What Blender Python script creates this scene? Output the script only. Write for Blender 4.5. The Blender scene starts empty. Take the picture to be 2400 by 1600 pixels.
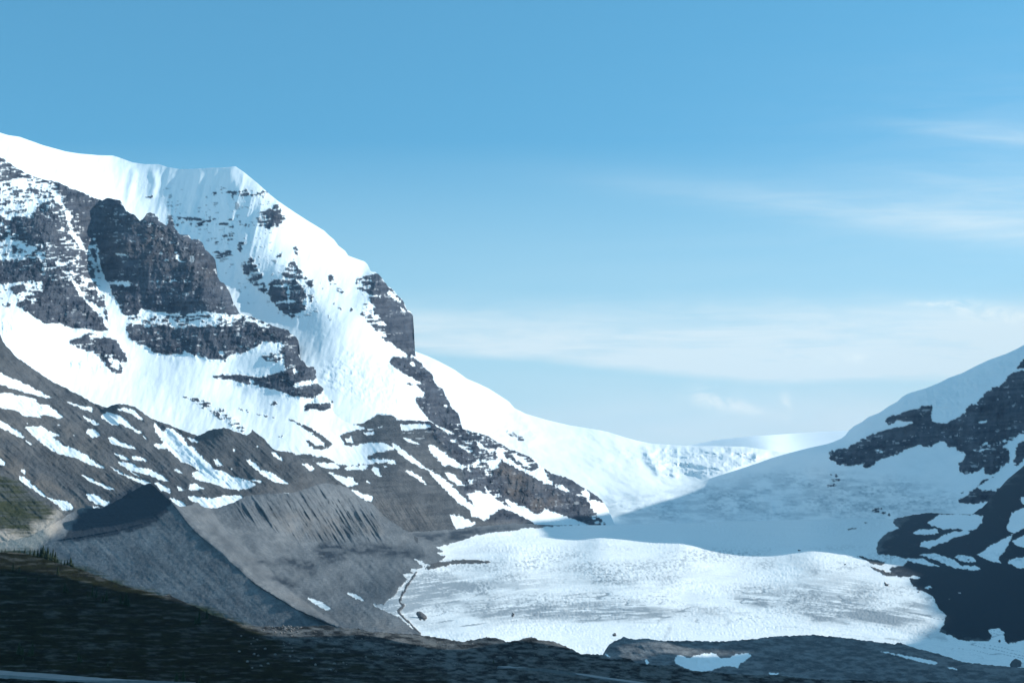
import bpy, math, random
import numpy as np
random.seed(7); rng = np.random.default_rng(7)
C = bpy.context.scene.collection
W, H, F = 2400.0, 1600.0, 3300.0
TH = math.atan(540.0/F); CT, ST = math.cos(TH), math.sin(TH)
SUN_EL, SUN_AZ = math.radians(27), math.radians(14)   # azimuth: degrees beyond "square to the right"

# ------------------------------------------------------------------ noise
def _mix(n):
    n = (n ^ (n >> np.uint32(13)))*np.uint32(1274126177)
    n = (n ^ (n >> np.uint32(16)))*np.uint32(2246822519)
    n ^= n >> np.uint32(15)
    return n.astype(np.float32)*np.float32(1/4294967295.0)
def vn(x, y, s=0):
    x = np.atleast_1d(np.asarray(x, float)); y = np.atleast_1d(np.asarray(y, float)); x, y = np.broadcast_arrays(x, y)
    xi = np.floor(x); yi = np.floor(y); fx = (x-xi).astype(np.float32); fy = (y-yi).astype(np.float32)
    fx = fx*fx*fx*(fx*(fx*6-15)+10); fy = fy*fy*fy*(fy*(fy*6-15)+10)
    A = xi.astype(np.int32).view(np.uint32)*np.uint32(374761393)+np.uint32((s*1442695041) & 0xffffffff); B = yi.astype(np.int32).view(np.uint32)*np.uint32(668265263)
    A2 = A+np.uint32(374761393); B2 = B+np.uint32(668265263)
    a = _mix(A+B); b = _mix(A2+B); c = _mix(A+B2); d = _mix(A2+B2)
    t = a+(b-a)*fx; u = c+(d-c)*fx
    return t+(u-t)*fy
def fbm(x, y, s=0, o=5, g=0.5):
    t = 0; a = 1; n = 0
    for k in range(o):
        t = t+a*vn(x*2**k+17.3*k, y*2**k+9.1*k, s+k*31); n += a; a *= g
    return t/n
def ridged(x, y, s=0, o=5, g=0.5):
    t = 0; a = 1; n = 0
    for k in range(o):
        t = t+a*(1-np.abs(2*vn(x*2**k+7.7*k, y*2**k+3.1*k, s+k*17)-1)); n += a; a *= g
    return t/n
def sharp(n, k=2.2): return np.clip((n-0.5)*k+0.5, 0, 1)
def sstep(a, b, x):
    t = np.clip((x-a)/(b-a), 0, 1); return t*t*(3-2*t)

# ------------------------------------------------------------------ traced fields
FX0, FY0, FS = -400.0, 250.0, 0.8
FW, FH = int(3200*FS), int(1500*FS)
class Field:
    def __init__(s, v=0.0): s.a = np.full((FH, FW), v, dtype=np.float64)
    def paint(s, pts, v):
        p = np.array(pts, float); X = (p[:, 0]-FX0)*FS; Y = (p[:, 1]-FY0)*FS
        x0 = max(0, int(X.min())-1); x1 = min(FW, int(X.max())+2); y0 = max(0, int(Y.min())-1); y1 = min(FH, int(Y.max())+2)
        if x1 <= x0 or y1 <= y0: return
        gx, gy = np.meshgrid(np.arange(x0, x1)+.5, np.arange(y0, y1)+.5)
        ins = np.zeros(gx.shape, bool); n = len(X)
        for i in range(n):
            j = i-1
            if Y[i] == Y[j]: continue
            c = ((Y[i] > gy) != (Y[j] > gy)) & (gx < (X[j]-X[i])*(gy-Y[i])/(Y[j]-Y[i])+X[i])
            ins ^= c
        s.a[y0:y1, x0:x1][ins] = v
    def stroke(s, pts, w, v):
        p = np.array(pts, float)
        for (ax, ay), (bx, by) in zip(p[:-1], p[1:]):
            L = math.hypot(bx-ax, by-ay) or 1; nx, ny = -(by-ay)/L*w/2, (bx-ax)/L*w/2
            s.paint([(ax+nx, ay+ny), (bx+nx, by+ny), (bx-nx, by-ny), (ax-nx, ay-ny)], v)
    def blurred(s, r):
        a = s.a.copy(); r = int(round(r*FS*2))
        for _ in range(2):
            for ax in (0, 1):
                c = np.cumsum(np.pad(a, [(r+1, r) if i == ax else (0, 0) for i in (0, 1)], mode='edge'), axis=ax)
                n = a.shape[ax]
                a = (c[2*r+1:2*r+1+n]-c[:n])/(2*r+1) if ax == 0 else (c[:, 2*r+1:2*r+1+n]-c[:, :n])/(2*r+1)
        f = Field(); f.a = a; return f
    def at(s, px, py):
        x = np.clip((px-FX0)*FS-.5, 0, FW-1.001); y = np.clip((py-FY0)*FS-.5, 0, FH-1.001)
        i = x.astype(int); j = y.astype(int); u = x-i; v = y-j; a = s.a
        return (a[j, i]*(1-u)+a[j, i+1]*u)*(1-v)+(a[j+1, i]*(1-u)+a[j+1, i+1]*u)*v

ROCK = {k: Field(v) for k, v in dict(far=0, massif=0, cliffs=0, scree=1, valley=1, right=0, mound=1, fore=1).items()}
def P(layer, v, *polys):
    for p in polys:
        for l in layer.split(): ROCK[l].paint(p, v)
# --- peak face
P('massif', .10, [(380,430),(640,440),(670,520),(640,600),(700,640),(760,660),(800,640),(780,760),(600,730),(520,640),(480,560),(380,520)])
P('massif', .36, [(500,446),(560,448),(620,443),(637,457),(600,462),(500,466)])
P('massif', .46, [(395,506),(450,508),(500,514),(545,512),(548,531),(395,530)],[(560,518),(625,518),(625,532),(560,530)],[(530,548),(553,546),(550,566),(500,570)],[(500,590),(540,585),(545,600),(500,606)])
P('massif', .42, [(320,424),(345,424),(345,434),(320,434)],[(335,458),(362,458),(360,466),(335,465)],[(500,452),(515,450),(515,465),(500,463)])
P('massif', .66, [(600,508),(625,492),(645,478),(658,486),(670,500),(668,516),(655,532),(630,536),(605,526)])
P('massif', .60, [(570,622),(588,603),(600,620),(617,642),(605,660),(622,662),(630,688),(618,690),(600,674),(580,656),(570,640)],[(558,566),(574,570),(566,592),(556,585)],[(685,578),(697,576),(704,602),(690,596)],
  [(682,612),(690,604),(697,626),(716,642),(722,656),(700,656),(668,650),(662,640)],[(722,690),(737,685),(742,702),(725,706)],[(768,648),(783,643),(786,668),(774,668)],[(650,594),(662,592),(660,606),(650,604)])
P('massif', .92, [(629,668),(640,655),(690,655),(705,664),(712,680),(717,692),(712,705),(705,712),(721,716),(712,727),(695,736),(688,749),(672,736),(648,720),(636,706),(628,688)])
P('massif', .25, [(630,669),(705,667),(706,671),(630,673)],[(674,672),(680,672),(678,708),(682,735),(677,735),(674,708)],[(645,706),(712,703),(712,707),(645,711)])
P('massif', .75, [(716,655),(735,655),(733,673),(718,666)],[(790,674),(801,672),(804,689),(790,686)],[(794,722),(800,720),(802,728),(794,728)],[(821,722),(826,718),(829,728),(820,728)])
# --- right cliff of the peak
P('massif', .5, [(832,648),(880,640),(887,668),(870,690),(850,682),(835,672)],[(850,708),(880,720),(900,760),(918,800),(905,802),(870,762),(845,735)])
P('massif', .93, [(868,668),(872,648),(880,638),(895,648),(908,670),(921,678),(931,692),(945,704),(953,725),(964,734),(971,743),(972,782),(975,823),(977,838),(958,832),(940,820),(925,808),(908,790),(900,780),(905,760),(896,750),(884,738),(876,722),(885,725),(868,704),(862,690)])
P('massif', .2, [(908,676),(925,690),(942,706),(940,716),(922,700),(910,690)],[(935,718),(950,724),(948,730)],[(848,690),(892,694),(892,697),(848,693)])
P('massif', .93, [(913,843),(920,836),(940,838),(958,834),(974,841),(987,848),(995,859),(1013,876),(1020,897),(1038,911),(1043,925),(1054,943),(1061,958),(1076,968),(1082,986),(1086,1009),(1084,1014),(1061,1012),(1036,1001),(1023,996),(1000,978),(985,958),(977,950),(976,932),(992,929),(996,925),(990,912),(972,903),(952,899),(958,896),(1000,902),(980,892),(944,874),(918,856)])
P('massif', .35, [(955,842),(972,848),(970,858),(955,852)],[(1040,946),(1050,952),(1048,956),(1040,950)])
# --- spur to the glacier
P('massif cliffs', .66, [(1078,990),(1084,1004),(1125,1013),(1145,1020),(1165,1033),(1181,1041),(1209,1054),(1247,1071),(1262,1086),(1275,1096),(1293,1108),(1318,1112),(1339,1122),(1359,1135),(1385,1150),(1412,1168),(1415,1178),(1398,1182),(1376,1170),(1390,1190),(1400,1206),(1422,1229),(1380,1234),(1300,1230),(1265,1205),(1230,1185),(1200,1190),(1165,1175),(1140,1155),(1120,1150),(1090,1160),(1080,1140),(1092,1110),(1085,1085),(1100,1066),(1060,1040),(1050,1015),(1060,1006)])
P('massif cliffs', .95, [(1155,1100),(1180,1080),(1205,1096),(1250,1118),(1300,1140),(1345,1160),(1375,1172),(1390,1195),(1388,1218),(1350,1222),(1320,1210),(1285,1190),(1258,1205),(1230,1185),(1195,1170),(1170,1150),(1150,1130)],[(1285,1110),(1318,1116),(1340,1126),(1362,1140),(1362,1158),(1340,1152),(1320,1136),(1305,1130),(1290,1126)],
  [(1092,1110),(1130,1100),(1150,1120),(1145,1150),(1120,1150),(1090,1160),(1082,1142)],[(1380,1150),(1410,1168),(1414,1178),(1400,1180),(1384,1168)])
P('massif cliffs', 0, [(1165,1048),(1178,1050),(1185,1070),(1215,1088),(1245,1106),(1255,1100),(1272,1098),(1297,1136),(1285,1135),(1250,1117),(1210,1097),(1175,1077),(1166,1065)],[(1202,1062),(1225,1070),(1245,1097),(1228,1088),(1210,1075)],
  [(1307,1134),(1320,1138),(1338,1152),(1330,1153),(1312,1145)],[(1364,1150),(1372,1145),(1382,1160),(1380,1170),(1365,1160)],[(1118,1034),(1132,1042),(1140,1054),(1120,1048)],[(1055,1045),(1085,1050),(1112,1056),(1090,1063),(1070,1060)],
  [(1142,1080),(1170,1078),(1168,1097),(1150,1098)],[(1138,1133),(1143,1150),(1165,1172),(1200,1190),(1240,1207),(1268,1226),(1235,1224),(1200,1204),(1170,1192),(1150,1170),(1137,1145)],
  [(1262,1205),(1276,1190),(1300,1200),(1378,1229),(1300,1231),(1265,1222),(1225,1213)],[(1128,1164),(1145,1170),(1158,1184),(1150,1183)],[(1181,1166),(1200,1175),(1235,1198),(1262,1212),(1250,1216),(1220,1204),(1190,1180)],
  [(1379,1166),(1392,1184),(1403,1200),(1426,1227),(1436,1215),(1416,1180)],[(1098,1122),(1108,1125),(1106,1134),(1097,1130)])
# --- far left wall
P('cliffs', .66, [(-400,320),(0,365),(33,388),(59,403),(110,421),(125,421),(163,439),(219,462),(230,520),(226,600),(236,650),(250,720),(257,760),(200,745),(100,740),(40,710),(0,700),(-400,640)])
P('cliffs', .34, [(2,425),(75,413),(112,433),(120,452),(98,480),(60,512),(30,520),(0,500)],[(-60,560),(50,563),(86,580),(76,600),(40,613),(-40,610)],[(140,600),(175,640),(160,652),(130,615)])
P('cliffs', .9, [(-100,605),(60,608),(95,612),(85,625),(100,655),(60,660),(0,664),(-100,650)],[(130,430),(165,441),(219,464),(245,475),(232,560),(205,540),(175,500),(150,465)],[(30,510),(110,505),(135,540),(140,570),(60,560),(20,540)])
P('cliffs', .22, [(0,664),(60,660),(100,660),(112,670),(78,682),(62,692),(45,712),(30,720),(-60,720),(-100,660)],[(114,440),(128,440),(163,500),(173,545),(212,590),(225,620),(234,650),(246,690),(232,694),(222,645),(210,605),(165,552),(154,500)])
P('cliffs', .85, [(22,672),(55,665),(60,680),(35,690)])
P('cliffs', .93, [(125,656),(170,662),(192,690),(232,722),(252,745),(260,772),(240,776),(200,770),(165,768),(140,757),(105,757),(75,737),(35,715),(55,708),(82,712),(100,692),(108,672)])
P('cliffs', .1, [(170,655),(182,665),(200,700),(225,712),(245,735),(262,775),(252,775),(240,745),(205,712),(185,690),(172,668)])
P('cliffs', .85, [(165,797),(190,790),(210,779),(240,784),(275,800),(292,830),(302,848),(284,850),(287,877),(262,873),(242,847),(220,825),(190,818),(165,808)])
P('cliffs', .1, [(205,785),(235,782),(245,790),(225,792)],[(252,838),(280,845),(284,868),(262,862)])
# --- tall wall
P('cliffs', .91, [(125,424),(163,441),(219,462),(240,468),(253,462),(276,467),(283,468),(291,485),(296,494),(316,501),(327,515),(334,513),(342,500),(352,496),(367,502),(375,518),(390,527),(395,523),(403,523),(418,543),(441,548),(449,559),(464,559),(474,566),(484,584),(499,597),(507,607),(506,637),(517,656),(526,661),(536,676),(546,704),(558,724),(571,734),(545,738),(480,731),(420,736),(385,734),(345,727),(332,722),(325,735),(310,742),(290,738),(280,715),(262,690),(258,668),(248,655),(240,640),(235,620),(231,600),(226,560),(222,520),(200,495)])
P('cliffs', .25, [(258,661),(300,659),(313,668),(300,670),(262,668)],[(365,657),(447,657),(447,661),(365,661)],[(272,594),(302,595),(302,600),(275,601)],[(405,590),(415,592),(422,608),(438,612),(420,616),(412,602)],[(385,607),(393,608),(390,616)])
P('cliffs', .38, [(300,737),(420,738),(569,738),(600,748),(600,762),(480,765),(425,767),(300,764)])
P('cliffs', .90, [(290,765),(330,760),(345,766),(380,764),(425,768),(430,764),(480,766),(545,762),(570,740),(587,741),(607,749),(638,760),(663,769),(676,772),(681,780),(694,788),(702,798),(704,823),(702,841),(714,846),(719,856),(725,864),(690,864),(665,862),(668,845),(650,840),(663,808),(658,801),(615,800),(605,810),(574,825),(536,830),(530,846),(490,840),(455,832),(430,820),(427,830),(400,831),(362,826),(345,810),(325,808),(305,795),(298,775)])
P('cliffs', .25, [(575,742),(600,750),(640,765),(620,768),(590,756),(570,752)],[(508,822),(520,822),(528,832),(515,832)])
P('cliffs', .6, [(612,832),(625,828),(660,828),(665,845),(640,850),(620,845)])
P('cliffs', .95, [(498,880),(530,877),(560,879),(600,884),(640,877),(665,867),(690,861),(718,860),(742,859),(748,874),(743,887),(722,896),(700,906),(745,897),(760,910),(754,922),(735,932),(705,931),(680,926),(665,920),(640,912),(615,905),(594,901),(595,889),(583,886),(590,902),(572,900),(545,889),(520,889),(500,885)])
P('cliffs', .05, [(683,902),(725,888),(732,892),(696,908)],[(690,862),(700,870),(695,875),(684,866)])
P('cliffs', .85, [(758,910),(788,922),(806,933),(790,934),(778,944),(770,928)])
P('cliffs', 1, [(713,950),(722,945),(738,944),(758,948),(770,943),(778,947),(775,955),(757,962),(735,958),(715,961)])
P('cliffs', .8, [(631,950),(645,940),(649,947),(636,952)],[(804,931),(842,943),(846,952),(820,940)])
P('cliffs', .4, [(417,922),(480,938),(530,960),(575,1003),(582,1022),(548,1004),(510,978),(480,958)],[(560,955),(650,982),(650,986),(560,960)])
P('cliffs', 1, [(676,981),(730,1003),(768,1028),(779,1040),(768,1052),(762,1040),(738,1020),(705,998)],[(718,1029),(740,1040),(768,1051),(745,1053),(725,1045)])
P('cliffs', .7, [(585,1040),(600,1045),(616,1055),(600,1050)],[(651,1022),(662,1020),(660,1024)])
# --- scree hill between the cliffs and the spur
P('cliffs', 1, [(890,971),(918,971),(934,984),(1010,985),(1025,999),(1045,1008),(1060,1036),(1100,1060),(1092,1110),(1080,1140),(1135,1215),(1180,1190),(1262,1226),(1262,1330),(900,1330),(600,1200),(600,1100),(665,1056),(696,1067),(712,1062),(760,1072),(800,1077),(830,1088),(865,1082),(862,1070),(888,1059),(923,1053),(905,1045),(870,1036),(850,1043),(812,1045),(806,1032),(793,1022),(825,1010),(862,1001),(826,995),(858,985),(875,976)])
P('cliffs', 0, [(857,1040),(870,1035),(905,1038),(924,1052),(900,1054),(870,1066),(830,1070),(790,1060),(812,1046)],[(855,1014),(878,1010),(876,1018),(858,1021)],[(808,1030),(840,1018),(826,1026),(828,1036),(812,1036)],[(862,1006),(897,998),(897,1003),(870,1008)],
  [(918,1038),(935,1045),(965,1068),(1001,1099),(990,1096),(955,1076),(925,1050)],[(1003,1098),(1030,1113),(1060,1138),(1090,1168),(1130,1198),(1152,1212),(1140,1221),(1105,1209),(1100,1195),(1075,1177),(1040,1144),(1010,1112)],
  [(1000,1041),(1020,1043),(1050,1068),(1091,1094),(1085,1101),(1050,1090),(1043,1093),(1015,1065)],[(1042,1105),(1055,1107),(1075,1120),(1089,1139),(1070,1135),(1050,1118)],[(950,1100),(965,1103),(990,1120),(1002,1138),(985,1128),(960,1111)],
  [(1055,1205),(1078,1208),(1118,1225),(1105,1235),(1072,1240),(1060,1225)],[(875,1092),(884,1094),(896,1118),(880,1112),(872,1100)],[(897,1088),(907,1092),(913,1099),(900,1095)],[(858,1124),(868,1130),(866,1133)],
  [(765,1103),(800,1115),(825,1120),(842,1135),(815,1142),(790,1126)],[(821,1146),(850,1155),(877,1162),(870,1177),(850,1169),(835,1160)],[(730,1080),(760,1083),(788,1084),(800,1098),(770,1099),(750,1092)],
  [(753,1058),(790,1070),(850,1080),(885,1074),(925,1078),(930,1088),(900,1083),(862,1087),(820,1091),(795,1089),(775,1076)],[(806,1095),(865,1090),(858,1099),(815,1101)],[(938,995),(975,992),(1010,996),(1002,1003),(940,1009)])
P('cliffs', .93, [(936,1012),(985,1007),(1020,1002),(1045,1012),(1052,1040),(1062,1060),(1050,1066),(1020,1046),(990,1040),(950,1028)],[(1072,1060),(1115,1058),(1112,1070),(1088,1075),(1076,1070)])
P('cliffs', .15, [(945,1022),(965,1030),(992,1044),(975,1042),(950,1032)])
# --- scree slope patches
SP = [[(-400,760),(-100,830),(0,871),(13,881),(43,891),(77,908),(102,921),(125,932),(107,932),(77,924),(51,918),(26,910),(0,899),(-100,870)],
 [(-200,900),(0,922),(23,921),(46,926),(92,937),(84,944),(102,949),(115,950),(133,964),(150,978),(138,981),(112,974),(92,974),(97,980),(51,973),(46,964),(0,956),(-100,930)],
 [(145,937),(184,949),(217,954),(214,966),(189,956),(166,946)],[(189,969),(204,977),(237,995),(222,996),(204,987)],
 [(220,964),(237,974),(250,965),(276,969),(296,984),(306,997),(337,1015),(329,1016),(306,1005),(276,990),(281,997),(265,996),(245,984)],[(268,958),(293,955),(314,960),(329,974),(338,987),(329,984),(306,968)],
 [(202,1012),(207,1004),(224,1007),(235,1019),(217,1027)],[(59,1000),(97,998),(115,1009),(143,1021),(122,1023),(145,1040),(179,1053),(204,1066),(222,1081),(247,1097),(217,1092),(179,1074),(143,1064),(110,1049),(84,1029)],
 [(-200,900),(0,985),(26,998),(46,1012),(61,1026),(41,1024),(20,1010),(0,1003),(-200,925)],[(54,1028),(77,1041),(69,1042)],[(255,1022),(270,1027),(283,1036),(311,1043),(322,1053),(301,1049),(270,1042),(260,1040)],
 [(265,1058),(283,1066),(311,1077),(293,1078),(276,1068)],[(309,1068),(329,1071),(347,1080),(314,1077)],[(274,1081),(306,1084),(327,1095),(357,1101),(383,1117),(401,1129),(383,1126),(357,1116),(332,1108),(301,1100)],
 [(293,1098),(320,1110),(342,1117),(320,1114)],[(254,1090),(281,1104),(306,1117),(337,1124),(356,1132),(334,1134),(306,1121),(276,1107)],[(181,1109),(204,1117),(242,1135),(279,1149),(255,1146),(217,1131)],[(204,1155),(222,1157),(237,1168),(261,1176),(245,1186),(224,1180),(209,1170)],
 [(214,1183),(237,1188),(219,1191)],[(41,1114),(61,1119),(84,1140),(110,1163),(133,1170),(158,1174),(177,1190),(148,1198),(128,1177),(97,1159),(66,1139),(48,1126)],[(51,1098),(60,1100),(58,1110),(52,1108)],[(-60,1060),(0,1073),(14,1082),(11,1090),(0,1088),(-60,1075)],
 [(361,987),(368,995),(385,1012),(390,1001),(404,1005),(420,1016),(432,1028),(441,1044),(454,1047),(467,1062),(485,1082),(500,1097),(523,1103),(548,1117),(584,1124),(600,1134),(587,1143),(561,1149),(531,1144),(505,1134),(459,1123),(450,1107),(469,1103),(446,1088),(423,1082),(418,1075),(393,1052),(370,1051),(357,1041),(378,1040),(383,1035),(367,1016),(362,1000)],
 [(583,1121),(600,1123),(618,1130),(600,1129)],[(435,1021),(446,1025),(467,1036),(449,1035)],[(499,1075),(512,1077),(526,1091),(505,1090)],[(531,1095),(554,1098),(541,1100)],
 [(574,1077),(584,1076),(602,1089),(611,1101),(628,1101),(653,1117),(680,1133),(648,1131),(628,1121),(602,1103)],[(634,1056),(645,1059),(657,1069),(663,1080),(645,1071)],[(708,1085),(722,1087),(736,1097),(732,1105),(717,1096)],[(543,1050),(551,1051),(556,1058),(546,1057)],
 [(360,1130),(375,1132),(398,1145),(404,1157),(378,1149)],[(394,1167),(413,1169),(438,1183),(430,1190),(408,1178)],[(435,1161),(459,1163),(497,1167),(523,1160),(565,1160),(570,1166),(550,1180),(530,1188),(492,1196),(477,1190)],
 [(444,1132),(464,1135),(486,1145),(446,1149)],[(413,1140),(421,1140),(433,1151),(418,1148)],[(333,1016),(347,1029),(337,1025)],[(402,1097),(415,1098),(434,1112),(418,1107)],[(166,1018),(172,1019),(182,1025),(174,1023)],[(128,990),(143,994),(140,997)],[(55,988),(75,994),(62,993)],[(599,1042),(607,1046),(605,1051)]]
P('scree', 0, *SP)
P('scree', 1, [(219,967),(225,955),(250,958),(246,968),(235,974)],[(531,1128),(590,1124),(560,1129)])
P('valley', 0, [(620,1153),(622,1148),(658,1149),(687,1156),(653,1155)],[(717,1397),(730,1401),(755,1411),(779,1425),(766,1429),(748,1420),(725,1406)],[(811,1387),(828,1389),(845,1398),(858,1410),(840,1403),(826,1398)])
# --- glacier tongue (the ice itself)
ICE = [(1020,1282),(1060,1273),(1089,1264),(1112,1254),(1153,1247),(1199,1243),(1224,1238),(1275,1235),(1357,1228),(1434,1224),(1510,1220),(1655,1215),(2000,1208),(2093,1208),(2096,1231),(2110,1238),(2082,1246),(2070,1254),(2056,1273),(2054,1287),(2058,1298),(2100,1302),(2130,1311),(2118,1325),(2085,1330),(2093,1350),(2130,1352),(2136,1366),(2150,1380),(2186,1396),(2195,1415),(2210,1435),(2219,1441),(2211,1465),(2202,1480),(2232,1490),(2250,1500),(2320,1502),(2325,1490),(2316,1480),(2325,1472),(2342,1470),(2352,1480),(2355,1498),(2365,1507),(2400,1500),(2800,1470),(2800,1700),(985,1700),(985,1484),(965,1472),(948,1456),(930,1442),(895,1427),(868,1413),(896,1416),(922,1397),(927,1390),(934,1378),(939,1373),(957,1358),(944,1346),(969,1342),(962,1335),(996,1328),(985,1321),(965,1308),(985,1313),(1003,1322),(1025,1317),(1036,1312),(1038,1301),(1022,1296),(1040,1290)]
P('valley', 0, ICE)
CLS = Field(0); CLS.paint(ICE, 1)
P('valley', 1, [(998,1327),(1025,1317),(1064,1312),(1115,1311),(1160,1317),(1127,1320),(1076,1320),(1038,1326),(1000,1336)],[(1996,1299),(2018,1303),(2061,1314),(2075,1318),(2068,1324),(2049,1322),(2023,1309)],
  [(2036,1325),(2061,1333),(2084,1340),(2100,1349),(2093,1351),(2075,1347),(2049,1335)],[(1983,1241),(2005,1236),(2023,1231),(2005,1239),(1990,1243)],[(2072,1360),(2080,1367),(2085,1374),(2076,1370)],[(2148,1385),(2158,1388),(2152,1391)],[(2020,1222),(2034,1223),(2028,1226)],
  [(979,1446),(985,1438),(995,1438),(1003,1446),(996,1453),(985,1452)],[(1436,1484),(1443,1483),(1446,1488),(1438,1490)],[(1198,1440),(1203,1432),(1205,1440),(1200,1446)])
for pts, w in (([(1043,1301),(1040,1306),(1030,1313)],5),([(972,1340),(976,1344),(966,1353),(958,1367),(948,1385),(941,1398),(937,1412),(947,1418),(932,1432),(948,1448),(962,1462),(985,1484)],4.5)):
    ROCK['valley'].stroke(pts, w, 1)
P('valley', 0, [(2171,1226),(2201,1205),(2224,1204),(2283,1205),(2305,1208),(2302,1222),(2290,1238),(2260,1245),(2245,1238),(2215,1240),(2192,1233)],[(2135,1250),(2154,1240),(2196,1239),(2201,1250),(2173,1252)],
  [(2154,1280),(2164,1268),(2192,1266),(2213,1252),(2236,1245),(2285,1245),(2236,1260),(2201,1274),(2178,1285)],[(2358,1240),(2372,1201),(2420,1180),(2420,1225),(2377,1250)],[(2302,1292),(2330,1273),(2374,1250),(2365,1275),(2353,1294),(2339,1308),(2349,1320),(2323,1315),(2302,1306),(2288,1299)],
  [(2372,1268),(2430,1240),(2430,1284),(2384,1280)],[(2360,1315),(2388,1304),(2440,1310),(2440,1334),(2384,1330)],[(2154,1299),(2189,1295),(2236,1311),(2253,1325),(2283,1325),(2299,1331),(2283,1337),(2253,1332),(2234,1330),(2201,1315)],
  [(2119,1307),(2161,1308),(2189,1320),(2209,1329),(2185,1326),(2154,1321),(2131,1314)],[(2234,1306),(2252,1299),(2285,1306),(2286,1315),(2262,1317)],[(2128,1353),(2142,1348),(2158,1352),(2150,1357)],[(2164,1377),(2178,1373),(2186,1376),(2173,1380)],[(2194,1404),(2217,1402),(2239,1395),(2218,1404)],[(2243,1389),(2260,1382),(2250,1389)],[(2392,1165),(2440,1160),(2440,1185),(2396,1182)])
P('valley', 1, [(2262,1309),(2274,1308),(2272,1313)],[(2342,1498),(2346,1503),(2341,1507),(2338,1502)])
# --- right mountain
P('right', .93, [(1941,1060),(1972,1049),(1990,1048),(2014,1033),(2037,1021),(2075,1007),(2119,998),(2143,989),(2107,986),(2084,994),(2073,986),(2084,974),(2103,972),(2131,961),(2161,952),(2175,947),(2187,951),(2183,963),(2180,979),(2185,988),(2213,992),(2234,984),(2255,972),(2267,953),(2278,946),(2290,950),(2297,932),(2318,913),(2344,906),(2365,881),(2379,871),(2402,867),(2500,790),(2800,640),(3300,500),(3300,900),(2800,960),(2400,1015),(2395,1016),(2365,1033),(2348,1047),(2367,1054),(2365,1080),(2348,1096),(2330,1110),(2306,1112),(2308,1090),(2290,1105),(2262,1112),(2248,1103),(2248,1087),(2262,1070),(2260,1058),(2245,1056),(2241,1047),(2224,1047),(2213,1035),(2203,1033),(2185,1044),(2166,1047),(2152,1042),(2103,1063),(2061,1077),(2035,1096),(2023,1094),(2021,1087),(1993,1092),(1962,1087),(1946,1075)],
  [(2379,1073),(2384,1042),(2402,1030),(2440,1030),(2410,1060),(2388,1090),(2378,1089)],[(2381,864),(2402,838),(2460,815),(2460,850),(2402,862)],[(2245,1172),(2262,1161),(2288,1142),(2300,1146),(2313,1147),(2332,1149),(2380,1120),(2330,1185),(2318,1176),(2271,1179),(2250,1177)],[(2288,1138),(2306,1124),(2332,1116),(2306,1132)],[(2245,1158),(2264,1148),(2256,1156)])
P('right', .2, [(2278,1051),(2300,1042),(2318,1033),(2312,1042),(2290,1052)],[(2295,990),(2318,984),(2314,990),(2298,993)],[(2325,933),(2342,922),(2330,933)],[(2238,1014),(2252,1010),(2246,1018)])
P('right', .58, [(2280,1052),(2350,1030),(2400,1005),(2400,1015),(2350,1042),(2290,1062)],[(2045,1053),(2070,1050),(2068,1064),(2050,1062)])
P('right', .33, [(1940,1110),(1965,1108),(1970,1130),(1950,1148),(1938,1140)],[(2020,1183),(2060,1186),(2090,1208),(2060,1205)])
# --- mound
P('mound', 0, [(1579,1544),(1589,1534),(1603,1536),(1617,1541),(1628,1534),(1673,1529),(1682,1534),(1689,1541),(1710,1541),(1724,1531),(1755,1530),(1761,1536),(1736,1553),(1729,1564),(1696,1560),(1666,1571),(1635,1574),(1607,1565),(1584,1553)],
  [(2049,1524),(2072,1526),(2110,1533),(2154,1541),(2201,1551),(2197,1556),(2184,1556),(2154,1549),(2084,1531)],[(2215,1562),(2233,1563),(2249,1571),(2225,1566)],[(1418,1527),(1424,1532),(1432,1541),(1420,1536)],[(1513,1545),(1519,1543),(1522,1553),(1514,1556)],[(1803,1574),(1830,1577),(1820,1582),(1803,1580)])
VEG = Field(0)
VEG.paint([(-400,950),(0,1112),(40,1128),(62,1150),(100,1175),(125,1195),(120,1214),(70,1228),(80,1246),(60,1250),(0,1238),(-400,1200)], .8)
VEG.paint([(-400,1280),(0,1288),(60,1288),(130,1312),(191,1330),(285,1367),(376,1392),(459,1417),(540,1447),(620,1490),(700,1540),(800,1590),(850,1650),(-400,1700)], 1)
VEG.paint([(620,1490),(700,1500),(900,1540),(1050,1570),(1050,1650),(800,1650)], .6)
VEG.paint([(-400,1562),(0,1563),(100,1566),(260,1585),(420,1590),(420,1650),(-400,1680)], .6)
SAND = Field(0)
SAND.paint([(112,1196),(150,1190),(148,1205),(128,1226),(95,1246),(80,1250),(70,1222),(110,1215)], .9)
SAND.paint([(-400,1235),(0,1240),(60,1240),(150,1225),(130,1248),(105,1268),(80,1292),(0,1294),(-400,1290)], .8)
WARM = Field(0)
WARM.paint([(-400,940),(0,1050),(40,1080),(100,1110),(150,1145),(205,1178),(200,1192),(140,1190),(60,1130),(0,1105),(-400,1000)], 1)
WARM.paint([(0,900),(150,980),(300,1050),(350,1130),(250,1150),(100,1080),(0,1040)], .45)
WARM.paint([(1160,1080),(1290,1140),(1320,1180),(1250,1200),(1180,1150)], .5)
WARM.paint([(240,475),(330,520),(440,560),(500,610),(510,680),(400,640),(260,590)], .18)
WARM.paint([(860,1150),(980,1180),(1040,1230),(960,1245),(880,1200)], .35)
WARM.paint([(630,1200),(880,1210),(900,1250),(700,1262),(640,1230)], .5)
WARM.paint([(540,1340),(700,1400),(900,1450),(960,1480),(860,1478),(760,1440),(640,1390)], .35)
SCREE = Field(0)
SCREE.paint([(880,960),(1000,1000),(1050,1060),(1090,1110),(1080,1150),(1140,1220),(1420,1235),(1420,1300),(600,1330),(650,1060),(780,1010)], 1)
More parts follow.
